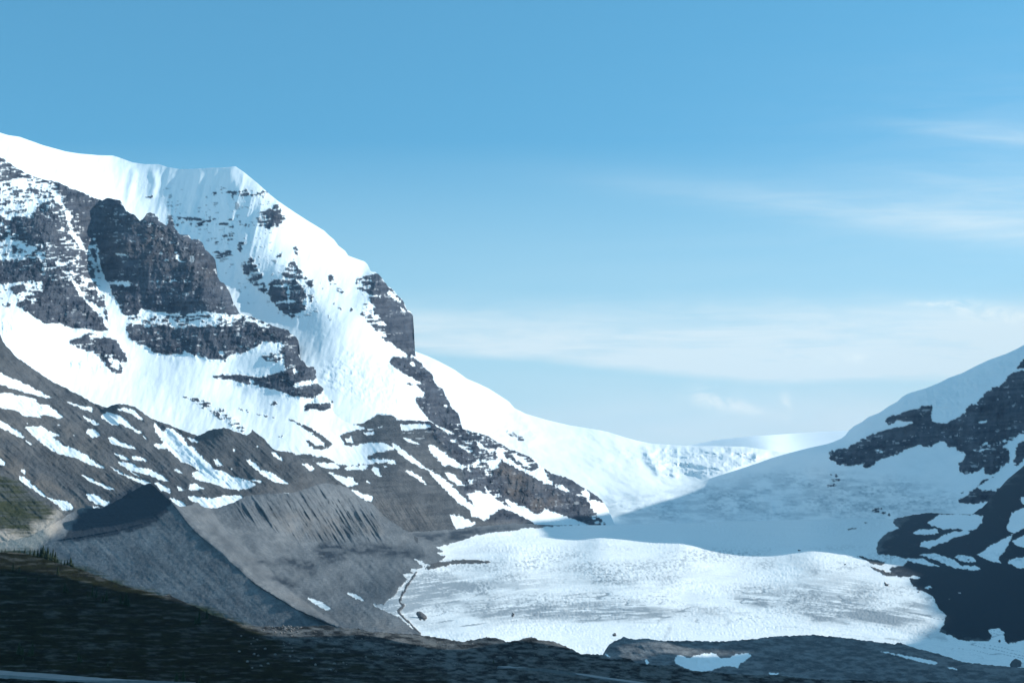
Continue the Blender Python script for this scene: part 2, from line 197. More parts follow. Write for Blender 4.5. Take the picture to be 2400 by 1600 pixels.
SCREE.paint([(670,975),(790,1040),(760,1060),(700,1035)], 1)
DEBRIS_SHADE = Field(0)       # fresh dark debris, and shade painted over the right moraine
DEBRIS_SHADE.paint([(735,1282),(760,1270),(800,1272),(820,1280),(880,1275),(950,1285),(1000,1300),(980,1312),(900,1300),(850,1296),(810,1305),(780,1325),(750,1315),(745,1300)], .55)
DEBRIS_SHADE.paint([(745,1298),(785,1292),(775,1318),(752,1312)], .95)
DEBRIS_SHADE.paint([(590,1306),(650,1318),(648,1324),(600,1316)], .8); DEBRIS_SHADE.paint([(650,1306),(690,1312),(735,1318),(740,1345),(690,1325),(655,1315)], .7)
DEBRIS_SHADE.paint([(620,1340),(680,1362),(740,1396),(720,1395),(660,1370),(630,1355)], .5)
DEBRIS_SHADE.paint([(950,1248),(1020,1250),(1112,1240),(1275,1233),(1275,1238),(1112,1256),(1085,1266),(1000,1270)], .6)
DEBRIS_SHADE.paint([(2093,1215),(2147,1205),(2210,1202),(2160,1300),(2058,1300),(2056,1270)], .3)
DEBRIS_SHADE.paint([(392,1169),(358,1137),(353,1130),(330,1134),(268,1172),(237,1190),(200,1200),(185,1215),(175,1235),(160,1258),(130,1268),(190,1258),(245,1250),(300,1240),(345,1226),(375,1208),(392,1188)], 3)  # darker triangle left of the moraine ridge crest
DEBRIS_SHADE.paint([(2100,1345),(2180,1330),(2400,1335),(2800,1340),(2800,1500),(2400,1500),(2220,1490),(2200,1440),(2150,1380)], 2.2)  # right moraine: dark rock with its shade painted in
DEBRIS_SHADE.paint([(2140,1205),(2300,1190),(2400,1100),(2800,900),(2800,1340),(2100,1340),(2060,1300)], 1.8)  # upper right moraine, shade painted in the same way
DIRT = Field(0)        # dirt bands on the ice
DIRT.paint([(1979,1440),(2021,1426),(2060,1426),(2131,1445),(2177,1454),(2208,1478),(2224,1501),(2189,1496),(2119,1482),(2060,1461),(2002,1450)], .75)
DIRT.paint([(1900,1448),(1925,1440),(1952,1448),(1925,1456),(1902,1454)], .6)
DIRT.paint([(950,1350),(1050,1340),(1160,1400),(1150,1450),(1000,1480),(950,1440)], .3)
DIRT.paint([(1850,1300),(1900,1310),(1925,1325),(1915,1345),(1880,1335),(1840,1315)], .35)
DIRT.stroke([(1125,1448),(1160,1440),(1190,1430),(1220,1418)], 4, .9); DIRT.stroke([(1240,1438),(1270,1428),(1300,1415)], 3, .8)
DIRT.stroke([(1510,1424),(1530,1440),(1555,1444)], 3, .8); DIRT.stroke([(1643,1433),(1680,1438),(1705,1448),(1710,1455),(1698,1470)], 6, .9)
DIRT.stroke([(1572,1466),(1566,1480),(1555,1500)], 4, 1)
DIRT.stroke([(1400,1405),(1440,1408),(1470,1402)], 2.5, .6); DIRT.stroke([(1720,1398),(1760,1404),(1800,1420),(1850,1430),(1900,1440),(1990,1462)], 4, .6)
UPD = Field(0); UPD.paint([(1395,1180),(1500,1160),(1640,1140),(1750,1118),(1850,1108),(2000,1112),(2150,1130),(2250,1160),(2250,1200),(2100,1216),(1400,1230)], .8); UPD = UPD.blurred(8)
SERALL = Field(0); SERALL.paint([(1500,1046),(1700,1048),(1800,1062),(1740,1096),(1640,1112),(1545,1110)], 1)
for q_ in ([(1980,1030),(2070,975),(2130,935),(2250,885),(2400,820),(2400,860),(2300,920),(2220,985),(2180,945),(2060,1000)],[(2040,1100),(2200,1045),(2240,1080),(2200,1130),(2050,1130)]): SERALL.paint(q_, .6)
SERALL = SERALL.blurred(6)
for f in (VEG, SAND, WARM, SCREE, DEBRIS_SHADE): f.a = f.blurred(3).a
DIRT.a = DIRT.blurred(1).a
RKB = {k: f.blurred(6) for k, f in ROCK.items()}
for f in ROCK.values(): f.a = f.blurred(.8).a

# ------------------------------------------------------------------ depth (thin plate spline through surveyed points)
def tps(pts):
    p = np.array(pts, float); xy = p[:, :2]/500.0; z = np.log(p[:, 2]); n = len(p)
    def U(r2): return 0.5*r2*np.log(r2+1e-9)
    d2 = ((xy[:, None]-xy[None])**2).sum(-1)
    A = np.zeros((n+3, n+3)); A[:n, :n] = U(d2)+np.eye(n)*0.002; A[:n, n] = 1; A[:n, n+1:] = xy; A[n, :n] = 1; A[n+1:, :n] = xy.T
    w = np.linalg.solve(A, np.concatenate([z, [0, 0, 0]]))
    def f(px, py):
        X = np.ravel(px)/500.0; Y = np.ravel(py)/500.0; t = w[n]+w[n+1]*X+w[n+2]*Y
        for i in range(n): t = t+w[i]*U((X-xy[i, 0])**2+(Y-xy[i, 1])**2)
        return np.exp(t).reshape(np.shape(px))
    return f
def world(px, py, D):
    u = (px-1200)/F; v = (800-py)/F; k = D/(CT-v*ST)
    return u*k, D, (ST+v*CT)*k

# ------------------------------------------------------------------ materials
def nodes(m):
    m.use_nodes = True; nt = m.node_tree; nt.nodes.clear()
    o = nt.nodes.new('ShaderNodeOutputMaterial'); b = nt.nodes.new('ShaderNodeBsdfPrincipled')
    nt.links.new(b.outputs[0], o.inputs[0]); return nt, b
class N:
    def __init__(s, nt): s.nt = nt; s.tc = nt.nodes.new('ShaderNodeTexCoord')
    def _in(s, sock, v):
        if hasattr(v, 'is_output') or isinstance(v, bpy.types.NodeSocket): s.nt.links.new(v, sock)
        elif isinstance(v, (tuple, list)) and len(v) == 3 and sock.type == 'RGBA': sock.default_value = (*v, 1)
        else: sock.default_value = v
    def attr(s, name):
        a = s.nt.nodes.new('ShaderNodeAttribute'); a.attribute_name = name; return a.outputs['Fac']
    def math(s, op, a, b=0.0, clamp=False):
        n = s.nt.nodes.new('ShaderNodeMath'); n.operation = op; n.use_clamp = clamp; s._in(n.inputs[0], a); s._in(n.inputs[1], b); return n.outputs[0]
    def mix(s, f, a, b, blend='MIX'):
        n = s.nt.nodes.new('ShaderNodeMix'); n.data_type = 'RGBA'; n.blend_type = blend
        s._in(n.inputs[0], f); s._in(n.inputs[6], a); s._in(n.inputs[7], b); return n.outputs[2]
    def noise(s, scale, stretch=(1, 1, 1), detail=5, rough=.6, dist=0):
        mp = s.nt.nodes.new('ShaderNodeMapping'); s.nt.links.new(s.tc.outputs['Object'], mp.inputs[0]); mp.inputs['Scale'].default_value = stretch
        n = s.nt.nodes.new('ShaderNodeTexNoise'); n.inputs['Scale'].default_value = scale; n.inputs['Detail'].default_value = detail
        n.inputs['Roughness'].default_value = rough; n.inputs['Distortion'].default_value = dist; s.nt.links.new(mp.outputs[0], n.inputs['Vector']); return n.outputs[0]
    def ramp(s, v, a, b):
        n = s.nt.nodes.new('ShaderNodeMapRange'); s._in(n.inputs[0], v); n.inputs[1].default_value = a; n.inputs[2].default_value = b; return n.outputs[0]
    def bump(s, h, dist, strength=1.0):
        n = s.nt.nodes.new('ShaderNodeBump'); n.inputs['Distance'].default_value = dist; n.inputs['Strength'].default_value = strength; s.nt.links.new(h, n.inputs['Height']); return n.outputs[0]

def terrain_material(name, rs=0.02, ice=False, near=False, light=False):
    m = bpy.data.materials.new(name); nt, b = nodes(m); g = N(nt)
    n1 = g.ramp(g.noise(rs), .3, .7); n2 = g.ramp(g.noise(rs*5, (1, 1, .35), 6, .7), .3, .7); n3 = g.ramp(g.noise(rs*.25), .35, .65)
    rock = g.mix(g.math('ADD', g.math('MULTIPLY', n2, .3), g.math('MULTIPLY', g.attr('tone'), .8), True), (.005, .011, .026), (.108, .124, .150)); rock = g.mix(g.math('MULTIPLY', n1, .25), rock, (.105, .098, .095))
    rock = g.mix(g.math('MULTIPLY', g.attr('warm'), .7), rock, (.235, .185, .140))
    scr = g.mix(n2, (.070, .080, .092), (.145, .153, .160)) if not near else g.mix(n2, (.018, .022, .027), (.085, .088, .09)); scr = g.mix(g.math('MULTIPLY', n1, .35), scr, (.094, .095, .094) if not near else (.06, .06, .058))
    if light: scr = g.mix(n2, (.100, .118, .135), (.190, .208, .222))
    scr = g.mix(g.math('MULTIPLY', g.attr('warm'), .55), scr, (.19, .168, .145))
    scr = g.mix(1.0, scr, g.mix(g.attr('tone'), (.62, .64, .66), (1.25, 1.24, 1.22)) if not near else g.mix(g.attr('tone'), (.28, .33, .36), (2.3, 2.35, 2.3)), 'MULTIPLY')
    scr = g.mix(g.attr('debris_shade'), scr, (.042, .055, .070))
    base = g.mix(g.attr('scree'), rock, scr)
    base = g.mix(g.attr('sand'), base, (.42, .38, .33))
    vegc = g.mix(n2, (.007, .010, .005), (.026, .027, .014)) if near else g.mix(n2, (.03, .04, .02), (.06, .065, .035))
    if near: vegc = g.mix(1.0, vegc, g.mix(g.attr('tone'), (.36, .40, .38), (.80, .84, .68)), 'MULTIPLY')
    base = g.mix(g.attr('veg'), base, vegc)
    snow = g.mix(n3, (.79, .865, .90), (.83, .89, .915))
    if ice:
        snow = g.mix(g.ramp(g.noise(rs*6, (1, 1, 1), 7, .75), .45, .75), (.84, .89, .905), (.70, .765, .80))
        snow = g.mix(g.math('MULTIPLY', g.attr('dirt'), .85), snow, (.19, .24, .28))
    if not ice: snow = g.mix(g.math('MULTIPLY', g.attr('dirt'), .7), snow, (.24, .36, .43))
    col = g.mix(g.attr('rock'), snow, base)
    nt.links.new(col, b.inputs['Base Color']); b.inputs['Roughness'].default_value = 1.0; b.inputs['Specular IOR Level'].default_value = .04
    bh = g.math('MULTIPLY', g.noise(rs*4, (1, 1, .5), 8, .7), g.math('ADD', g.math('MULTIPLY', g.attr('rock'), .9), .12 if not ice else .03))
    nt.links.new(g.bump(bh, .35/rs*(.3 if not light else .16)), b.inputs['Normal'])
    return m
M_FAR = terrain_material('mountain_rock_and_snow', .02)
M_ICE = terrain_material('glacier_ice', .03, ice=True)
M_SCR = terrain_material('moraine_scree', .035)
M_GRAV = terrain_material('moraine_gravel', .035, light=True)
M_MOUND = terrain_material('rubble_mound', .09, light=True)
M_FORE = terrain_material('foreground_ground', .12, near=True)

# ------------------------------------------------------------------ layer mesh builder
def build(name, label, top, bot, ctrl, x0, x1, field, mat, relief, step=1.6, back=(0.8, 900), split=None, extra=None, jag=1.0, scree=0, depth=None):
    px = np.arange(x0, x1+.1, step); t = np.array(top, float); ty = np.interp(px, t[:, 0], t[:, 1])
    bb = np.array(bot, float); by = np.interp(px, bb[:, 0], bb[:, 1])
    fr = ROCK[field].at(px, ty+6)
    ty = ty+(fbm(px/5, px*0+3.3, 11, 3)-.5)*5*jag*fr
    by = np.maximum(by, ty+4)
    gy = np.arange(ty.min(), by.max()+step, step)[:, None]
    PY = np.clip(gy, ty[None], by[None]); n = len(gy); PX = np.repeat(px[None], n, 0)
    f = tps(ctrl)
    if depth is not None: f = depth(f)
    D0 = f(PX, PY)
    p = D0/F; Dz = np.clip((f(PX, PY-2)-f(PX, PY+2))/4/p, 0, 30)
    wx = PX+(fbm(PX/6, PY/6, 5, 3)-.5)*7; wy = PY+(fbm(PX/6, PY/6, 8, 3)-.5)*5
    fld = ROCK[field].at(wx, wy)
    st = fbm(PX/18, (PY+PX*.06)/4.6, 21, 3, .6); vt = fbm((PX+PY*.15)/5, PY/17, 22, 3, .6); iso = fbm(PX/7, PY/6.5, 23, 4)
    nz = sharp((.52*st+.22*vt+.26*iso) if field in ('massif', 'cliffs', 'right') else (.3*st+.2*vt+.5*iso), 3.0)
    amp = .80 if field in ('massif', 'cliffs', 'right') else .42
    rk = sstep(.38, .62, fld+(nz-.5)*amp)
    rel = relief(PX, PY, rk, RKB[field].at(PX, PY))
    D = D0-rel*p*np.sqrt(1+Dz**2)
    X, Y, Z = world(PX, PY, D)
    if extra is not None: X, Y, Z = extra(PX, PY, X, Y, Z)
    tone = .26*sharp(fbm((PX+PY*.12)/6, PY/26, 201, 5, .6), 3)+.46*sharp(fbm(PX/60, (PY+PX*.06)/5, 202, 4, .6), 3.6)+.42*sharp(fbm(PX/24, PY/20, 203, 6, .6), 3)-.1
    if field in ('scree', 'valley'): tone = .25*sharp(fbm((PX-PY*.9)/13, (PX*.8+PY)/120, 211, 5, .6), 3)+.3*sharp(fbm(PX/110, PY/60, 214, 4), 3)+.35*sharp(fbm(PX/20, PY/15, 212, 5, .6), 3)
    if field in ('fore', 'mound'): tone = sharp(fbm(PX/24, (PY-PX*.05)/5.5, 213, 6, .68), 3.4)
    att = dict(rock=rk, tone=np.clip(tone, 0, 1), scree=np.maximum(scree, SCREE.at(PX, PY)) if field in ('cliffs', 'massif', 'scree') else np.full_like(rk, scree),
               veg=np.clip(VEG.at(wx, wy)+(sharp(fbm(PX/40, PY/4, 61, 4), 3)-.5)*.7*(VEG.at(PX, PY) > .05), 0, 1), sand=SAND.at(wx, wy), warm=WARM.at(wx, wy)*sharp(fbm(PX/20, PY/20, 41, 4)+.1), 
               debris_shade=np.clip(DEBRIS_SHADE.at(wx, wy)*2*(.25+sharp(fbm(PX/18, PY/7, 42, 4))), 0, 1), dirt=np.zeros_like(rk))
    if mat is M_ICE or split is not None:
        fl = (PX-1500)*.00045                           # flow lines fan out from the middle of the tongue
        q = PY-1400-fl*(PX-1500)*.28
        ds = sharp(ridged(PX/70+q*.02, q/4.5, 51, 5, .6), 3.2)*sharp(fbm(PX/150, PY/45, 52, 3), 2.6)
        spk = sharp(fbm(PX/4.5, PY/3, 53, 3), 3.5)**2*sharp(fbm(PX/110, PY/26, 55, 3), 3)*1.6
        band = np.exp(-((PY-1360-(PX-1500)**2*.00003)/45)**2)*.5+np.exp(-((PY-1425-(PX-1400)**2*.00002)/22)**2)
        wd = sstep(1290, 1420, PY)*(1-sstep(1445, 1490, PY))
        qa = PY-.000126*(PX-1500)**2
        li = 1-np.abs(2*vn(PX/85+qa/40, (qa+6*fbm(PX/30, PY/12, 57, 3))/7.5, 56)-1); li = sstep(.90, .985, li)*sharp(fbm(PX/55, PY/16, 58, 3), 3)
        li = li*sstep(1330, 1390, qa)*(1-sstep(1440, 1470, qa))
        att['dirt'] = np.clip(li*.9+DIRT.at(wx, wy)*(.35+1.0*ds)+1.0*ds*wd*np.clip(band+.3, 0, 1)+.38*spk*sstep(1270, 1300, PY)*(1-sstep(1400, 1470, PY))+.02+.30*(1-sstep(1000, 1350, PX))*sharp(fbm(PX/60, PY/14, 54, 4), 2.5), 0, 1)
    if field in ('far', 'right'):
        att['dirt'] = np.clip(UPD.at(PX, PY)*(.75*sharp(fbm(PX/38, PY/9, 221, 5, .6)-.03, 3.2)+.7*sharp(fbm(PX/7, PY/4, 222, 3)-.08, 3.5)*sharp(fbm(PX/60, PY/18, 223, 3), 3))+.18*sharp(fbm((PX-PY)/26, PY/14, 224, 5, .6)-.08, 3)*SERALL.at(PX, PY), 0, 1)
    V = np.stack([X, Y, Z], -1)
    # the far side of the crest
    K = 12; bs, bl = back; ds_ = bl*(np.linspace(0, 1, K+1)[1:]**2)
    crest = V[0]; rowsb = []
    for k in range(K):
        q = crest.copy(); q[:, 0] *= 1+ds_[k]/q[:, 1]*.6; q[:, 1] += ds_[k]; q[:, 2] -= ds_[k]*bs*(k+1)/K; rowsb.append(q)
    V = np.concatenate([np.array(rowsb[::-1]), V], 0)
    att = {k: np.concatenate([np.repeat(a[:1], K, 0), a], 0) for k, a in att.items()}
    PXx = np.concatenate([np.repeat(PX[:1], K, 0), PX], 0); PYx = np.concatenate([np.repeat(PY[:1], K, 0), PY], 0)
    R, Cn = V.shape[:2]
    idx = np.arange(R*Cn).reshape(R, Cn)
    q = np.stack([idx[:-1, :-1], idx[1:, :-1], idx[1:, 1:], idx[:-1, 1:]], -1).reshape(-1, 4)
    kk = (np.ptp(PYx.reshape(-1)[q], axis=1) > 1e-6) | (q[:, 0] < K*Cn); q = q[kk]
    def mesh(nm, lab, faces, mt):
        used = np.unique(faces); re = np.full(R*Cn, -1); re[used] = np.arange(len(used)); fc = re[faces]
        me = bpy.data.meshes.new(nm); me.vertices.add(len(used)); me.vertices.foreach_set('co', V.reshape(-1, 3)[used].astype(np.float32).ravel())
        me.loops.add(fc.size); me.loops.foreach_set('vertex_index', fc.astype(np.int32).ravel())
        me.polygons.add(len(fc)); me.polygons.foreach_set('loop_start', np.arange(0, fc.size, 4, dtype=np.int32)); me.polygons.foreach_set('loop_total', np.full(len(fc), 4, np.int32))
        me.update(calc_edges=True); me.polygons.foreach_set('use_smooth', np.ones(len(fc), bool))
        for k, a in att.items():
            la = me.attributes.new(k, 'FLOAT', 'POINT'); la.data.foreach_set('value', a.reshape(-1)[used].astype(np.float32))
        me.materials.append(mt); o = bpy.data.objects.new(nm, me); C.objects.link(o); o['kind'] = 'structure'; o['label'] = lab; return o
    if split is None: return mesh(name, label, q, mat), f
    cls = CLS.at(PXx+0*PXx, PYx).reshape(-1)[q].mean(-1) > .5
    return [mesh(name, label, q[~cls], mat), mesh(split[0], split[1], q[cls], split[2])], f

# relief functions return height in photo pixels along the surface normal
def rel_rocky(a_rock, a_snow, flute=1.0, lift=3.0):
    a_rock = a_rock*1.25
    def r(px, py, rk, rb):
        dip = py+px*.06
        fl = ridged((px+py*.12)/26, py/110, 31, 5, .5)*a_rock*5*flute
        fl2 = ridged((px+py*.2)/9, py/30, 32, 4, .6)*a_rock*2.2
        stt = fbm(px/90, dip/9, 33, 4, .6)*a_rock*2.6
        iso = fbm(px/22, py/22, 34, 5)*a_rock*4.5
        tt = fbm((px+py*.1)/34, dip/26, 37, 4, .55)*9+fbm(px/9, dip/8, 38, 3)*1.5; ft = tt-np.floor(tt); iso = iso+(np.floor(tt)+sstep(.35, .65, ft)**2)*a_rock*1.7-a_rock*8
        sn = (fbm((px+py*.3)/60, py/90, 35, 4)-.5)*a_snow*9+(fbm((px+py*.25)/14, py/40, 36, 4)-.5)*a_snow*2.2
        return rb*lift+rk*.9+(fl+fl2+stt+iso-a_rock*7)*np.clip(rb*1.2, 0, 1)+sn
    return r

# ------------------------------------------------------------------ 1 far icefield
build('icefield', 'smooth snow dome of the far icefield on the skyline above the icefall',
      [(1500,1048),(1609,1044),(1630,1040),(1681,1030),(1760,1022),(1849,1016),(1920,1011),(1987,1009),(2100,1008),(2300,1010)], [(1500,1110),(2300,1110)],
      [(1500,1048,8600),(1609,1044,8800),(1849,1016,9200),(1987,1009,9300),(2300,1010,9300),(1500,1110,6400),(1800,1060,7000),(1800,1110,6300),(2300,1110,6300),(1750,1035,8000)],
      1500, 2300, 'far', M_FAR, lambda px, py, rk, rb: (fbm(px/60, py/12, 71, 3)-.5)*1.2, step=3, back=(.1, 3000))

# ------------------------------------------------------------------ 2 upper glacier and icefall
TOP2 = [(800,760),(940,812),(973,823),(1002,834),(1028,846),(1065,866),(1094,887),(1120,898),(1147,911),(1186,936),(1193,941),(1206,956),(1232,969),(1283,984),(1334,996),(1385,1004),(1423,1011),(1461,1023),(1489,1031),(1527,1039),(1609,1044),(1681,1045),(1744,1046),(1800,1054),(1850,1062),(1900,1070),(2150,1110)]
SER = Field(0); SER.paint([(1500,1046),(1560,1045),(1640,1050),(1700,1048),(1760,1048),(1795,1054),(1800,1062),(1775,1080),(1740,1096),(1690,1106),(1640,1112),(1580,1116),(1545,1110),(1525,1092),(1512,1072)], 1)
SER.paint([(1430,1040),(1475,1045),(1500,1060),(1500,1100),(1450,1070)], .3)
SER.paint([(1060,960),(1120,970),(1200,1000),(1260,1020),(1240,1060),(1180,1040),(1100,1000),(1070,990)], .38); SER.paint([(1010,850),(1060,880),(1100,930),(1060,920),(1020,880)], .3)
SER.paint([(1190,955),(1220,965),(1250,1000),(1275,1035),(1255,1030),(1225,995)], .55)
SER.paint([(1420,1180),(1550,1150),(1700,1130),(1900,1125),(2000,1130),(2000,1215),(1420,1228)], .22)
SER = SER.blurred(4)
def rel2(px, py, rk, rb):
    s = SER.at(px, py)
    return s*(ridged(px/46, py/22, 81, 5, .5)*9+sharp(fbm(px/24, py/12, 82, 4), 3)*3.2)+(fbm((px-py)/70, py/45, 83, 4)-.5)*9+(fbm((px-py)/16, py/10, 84, 4)-.5)*(1.2)
P('far', .5, [(1180,1005),(1205,1012),(1225,1022),(1238,1034),(1215,1032),(1190,1018)])
RKB['far'] = ROCK['far'].blurred(5)
build('upper_glacier', 'bright snow slope and broken blue icefall closing the head of the valley', TOP2, [(800,1240),(2150,1240)],
      [(800,760,5400),(950,815,5500),(1100,890,5650),(1200,955,5700),(1334,996,5800),(1461,1024,5850),(1609,1044,5900),(1744,1046,5900),(1900,1070,5850),(2150,1110,5700),(1000,900,5050),(1100,980,5000),(1250,1060,5000),(1350,1120,4800),(1420,1165,4650),(1400,1080,5150),(1500,1100,5150),(1530,1050,5800),(1600,1112,5250),(1700,1100,5300),(1800,1100,5350),(1500,1180,4550),(1600,1215,4300),(1450,1225,4200),(1700,1180,4650),(1900,1150,4850),(1900,1215,4300),(2000,1215,4200),(900,1200,4000),(1200,1220,4100),(2150,1215,4200)],
      800, 2150, 'far', M_FAR, rel2, back=(.12, 1500))

# ------------------------------------------------------------------ 3 left massif
TOP4 = [(-400,240),(-200,280),(0,311),(19,317),(46,321),(102,341),(153,355),(184,360),(230,364),(265,365),(278,369),(311,381),(339,385),(372,385),(393,392),(423,397),(459,396),(490,394),(523,393),(545,391),(552,390),(561,396),(571,403),(602,428),(633,456),(653,472),(691,498),(722,518),(760,541),(770,551),(783,562),(793,576),(809,588),(816,599),(832,605),(855,613),(862,620),(869,636),(880,638),(890,646),(908,670),(921,678),(931,692),(945,704),(953,725),(964,733),(968,741),(969,745),(970,782),(972,823),(975,838),(987,848),(995,859),(1013,876),(1020,897),(1025,903),(1038,911),(1043,925),(1054,943),(1061,958),(1074,968),(1079,986),(1084,1004),(1104,1010),(1125,1015),(1145,1022),(1165,1035),(1181,1043),(1196,1054),(1209,1056),(1232,1066),(1247,1073),(1257,1077),(1262,1086),(1275,1096),(1293,1109),(1318,1114),(1339,1124),(1359,1137),(1385,1152),(1400,1163),(1410,1170),(1424,1190),(1440,1226)]
COUL = Field(0)
for pts, w, v in (([(357,400),(365,430),(357,460)],9,1),([(470,400),(462,440),(455,460)],10,1),([(455,470),(450,500)],8,1),([(534,470),(545,520)],5,1),([(575,545),(570,575)],7,1),([(315,400),(305,440),(300,470)],8,1),([(550,415),(554,448)],4,1),([(540,405),(530,425)],4,.8),([(640,520),(625,590)],10,.5)):
    COUL.stroke(pts, w, v)
COUL = COUL.blurred(3)
_r4 = rel_rocky(1.0, .85, lift=5)
SER4 = Field(0); SER4.paint([(740,870),(800,830),(830,820),(920,850),(980,900),(995,930),(975,950),(1000,985),(930,975),(880,960),(830,930),(770,910)], .75)
SER4.paint([(700,772),(760,782),(830,812),(825,826),(790,800),(720,782)], .6); SER4 = SER4.blurred(5)
def rel4(px, py, rk, rb):
    fall = np.exp(-((py-520)/150)**2)*sstep(300, 380, px)*(1-sstep(640, 680, px))
    return _r4(px, py, rk, rb)+COUL.at(px, py)*0+COUL.at(px, py)*8+fall*(ridged((px+py*.25)/30, py/200, 91, 4, .5)-.5)*5+SER4.at(px, py)*(ridged(px/22, py/16, 92, 5, .6)*9+sharp(fbm(px/9, py/7, 93, 3), 3)*2.5-6)*.6
build('snow_mountain', 'tall snow covered peak with rock ribs and a vertical cliff on its right shoulder', TOP4, [(-400,1000),(500,1050),(900,1120),(1100,1240),(1440,1250)],
      [(-400,240,3900),(-300,290,4000),(0,311,4300),(150,355,4560),(265,365,4780),(372,385,4780),(552,391,4710),(633,456,4650),(660,500,4595),(722,518,4770),(783,562,4900),(860,620,4960),(-300,420,3750),(0,420,4000),(150,440,4260),(290,480,4540),(400,530,4540),(500,450,4640),(500,600,4470),(600,600,4440),(650,560,4540),(600,700,4350),(700,560,4640),(680,620,4450),(740,700,4280),(760,640,4520),(800,700,4350),(840,660,4620),(800,760,4120),(700,760,4160),(600,745,4240),(890,680,4560),(930,720,4620),(965,800,4640),(900,800,4250),(870,880,3900),(800,830,3950),(930,850,4150),(1000,880,4240),(1020,900,4260),(980,940,3960),(1060,1000,4050),(900,960,3720),(1125,1020,4050),(1250,1080,4150),(1400,1165,4250),(1150,1100,3780),(1250,1150,3750),(1350,1190,3900),(1300,1230,3600),(1100,1200,3400),(1430,1225,4000),(900,1120,3300),(500,1000,3400),(0,800,3500),(-300,800,3400)],
      -400, 1440, 'massif', M_FAR, rel4, back=(.75, 1200))

# ------------------------------------------------------------------ 4 front cliffs and hanging snowfields
TOP5 = [(-400,290),(-200,330),(0,369),(10,373),(33,390),(59,405),(77,413),(110,423),(125,423),(143,430),(163,441),(184,447),(201,453),(219,464),(240,470),(253,464),(276,469),(283,470),(291,487),(296,496),(316,503),(327,517),(334,515),(342,502),(352,498),(367,504),(375,520),(390,529),(395,525),(403,525),(418,545),(423,550),(441,550),(449,561),(464,561),(474,568),(482,586),(497,599),(505,609),(506,637),(515,658),(526,665),(536,678),(546,706),(556,724),(561,734),(587,741),(607,749),(638,762),(663,771),(676,774),(681,782),(694,790),(700,800),(702,823),(703,841),(712,846),(717,856),(742,861),(746,874),(748,897),(758,910),(770,917),(788,922),(804,931),(821,942),(839,949),(857,958),(878,965),(890,970),(918,970),(934,983),(970,985),(1010,987),(1023,999),(1042,1008),(1060,1030),(1100,1056),(1150,1110),(1190,1160),(1230,1200),(1264,1230)]
_r5 = rel_rocky(1.15, .8, lift=5)
HOL = Field(0)
HOL.paint([(640,940),(740,960),(800,985),(830,1010),(790,1040),(740,1000),(680,975)], 1); HOL = HOL.blurred(14)
GUL = Field(0); GUL.paint([(850,1150),(930,1150),(1000,1190),(1040,1240),(960,1250),(880,1200)], 1); GUL = GUL.blurred(8)
SER5 = Field(0)
for q_ in ([(-80,740),(0,735),(45,765),(70,800),(75,850),(50,858),(10,800),(-60,780)],[(100,838),(160,822),(235,828),(285,862),(200,868),(130,872)],[(690,925),(760,940),(830,948),(860,965),(800,960)],[(110,765),(150,770),(165,800),(120,800)]): SER5.paint(q_, 1)
SER5 = SER5.blurred(6)
def rel5(px, py, rk, rb):
    sc = SCREE.at(px, py)
    a = _r5(px, py, rk, rb*(1-sc*.93))*(1-.35*sc)
    g = ridged((px-py*.62)/13, py/120, 95, 4, .6)*5.5*GUL.at(px, py)
    return a+g+SER5.at(px, py)*(ridged(px/20, py/15, 97, 5, .6)*9-5)-HOL.at(px, py)*6+sc*(fbm((px-py*.7)/9, py/45, 96, 4)-.5)*1.6
build('mountain_cliffs', 'dark banded rock walls with snow ledges above a hanging snowfield', TOP5, [(-400,1050),(300,1100),(600,1200),(900,1290),(1264,1300)],
      [(-400,290,3500),(-300,340,3600),(0,369,3860),(125,424,4050),(230,468,4120),(280,470,4080),(375,520,4080),(480,590,4040),(505,620,4060),(540,690,4020),(600,745,3990),(690,790,3960),(703,830,3940),(745,870,3860),(800,930,3750),(850,957,3720),(890,970,3660),(1020,998,3640),(1100,1060,3660),(1190,1160,3600),(1260,1225,3560),
       (-300,600,3400),(0,650,3620),(120,700,3620),(260,720,3760),(350,730,3820),(450,735,3840),(530,735,3880),(235,640,3990),(225,550,4080),(180,640,3740),(60,500,3780),(150,500,3860),(280,600,3910),(400,650,3900),(480,680,3880),
       (350,760,3790),(500,755,3830),(400,830,3720),(520,845,3740),(620,800,3850),(620,855,3750),(685,850,3770),(560,920,3620),(650,900,3660),(740,915,3700),(300,900,3480),(450,900,3550),(150,870,3330),(0,780,3200),(400,980,3230),(550,980,3300),(650,1000,3260),(700,950,3480),(800,1000,3450),(700,1050,3050),(780,1050,3200),(850,1050,3320),(920,1040,3340),(905,1060,3180),(870,1080,3130),(1000,1050,3420),(940,1100,3050),(1060,1100,3350),(1000,1150,3000),(900,1150,2850),(1050,1200,2900),(1100,1230,2850),(960,1240,2600),(800,1150,2650),(600,1080,2850),(300,1000,3000),(0,900,2950),(-300,800,2900),(1200,1240,3200)],
      -400, 1264, 'cliffs', M_FAR, rel5, back=(.75, 900))

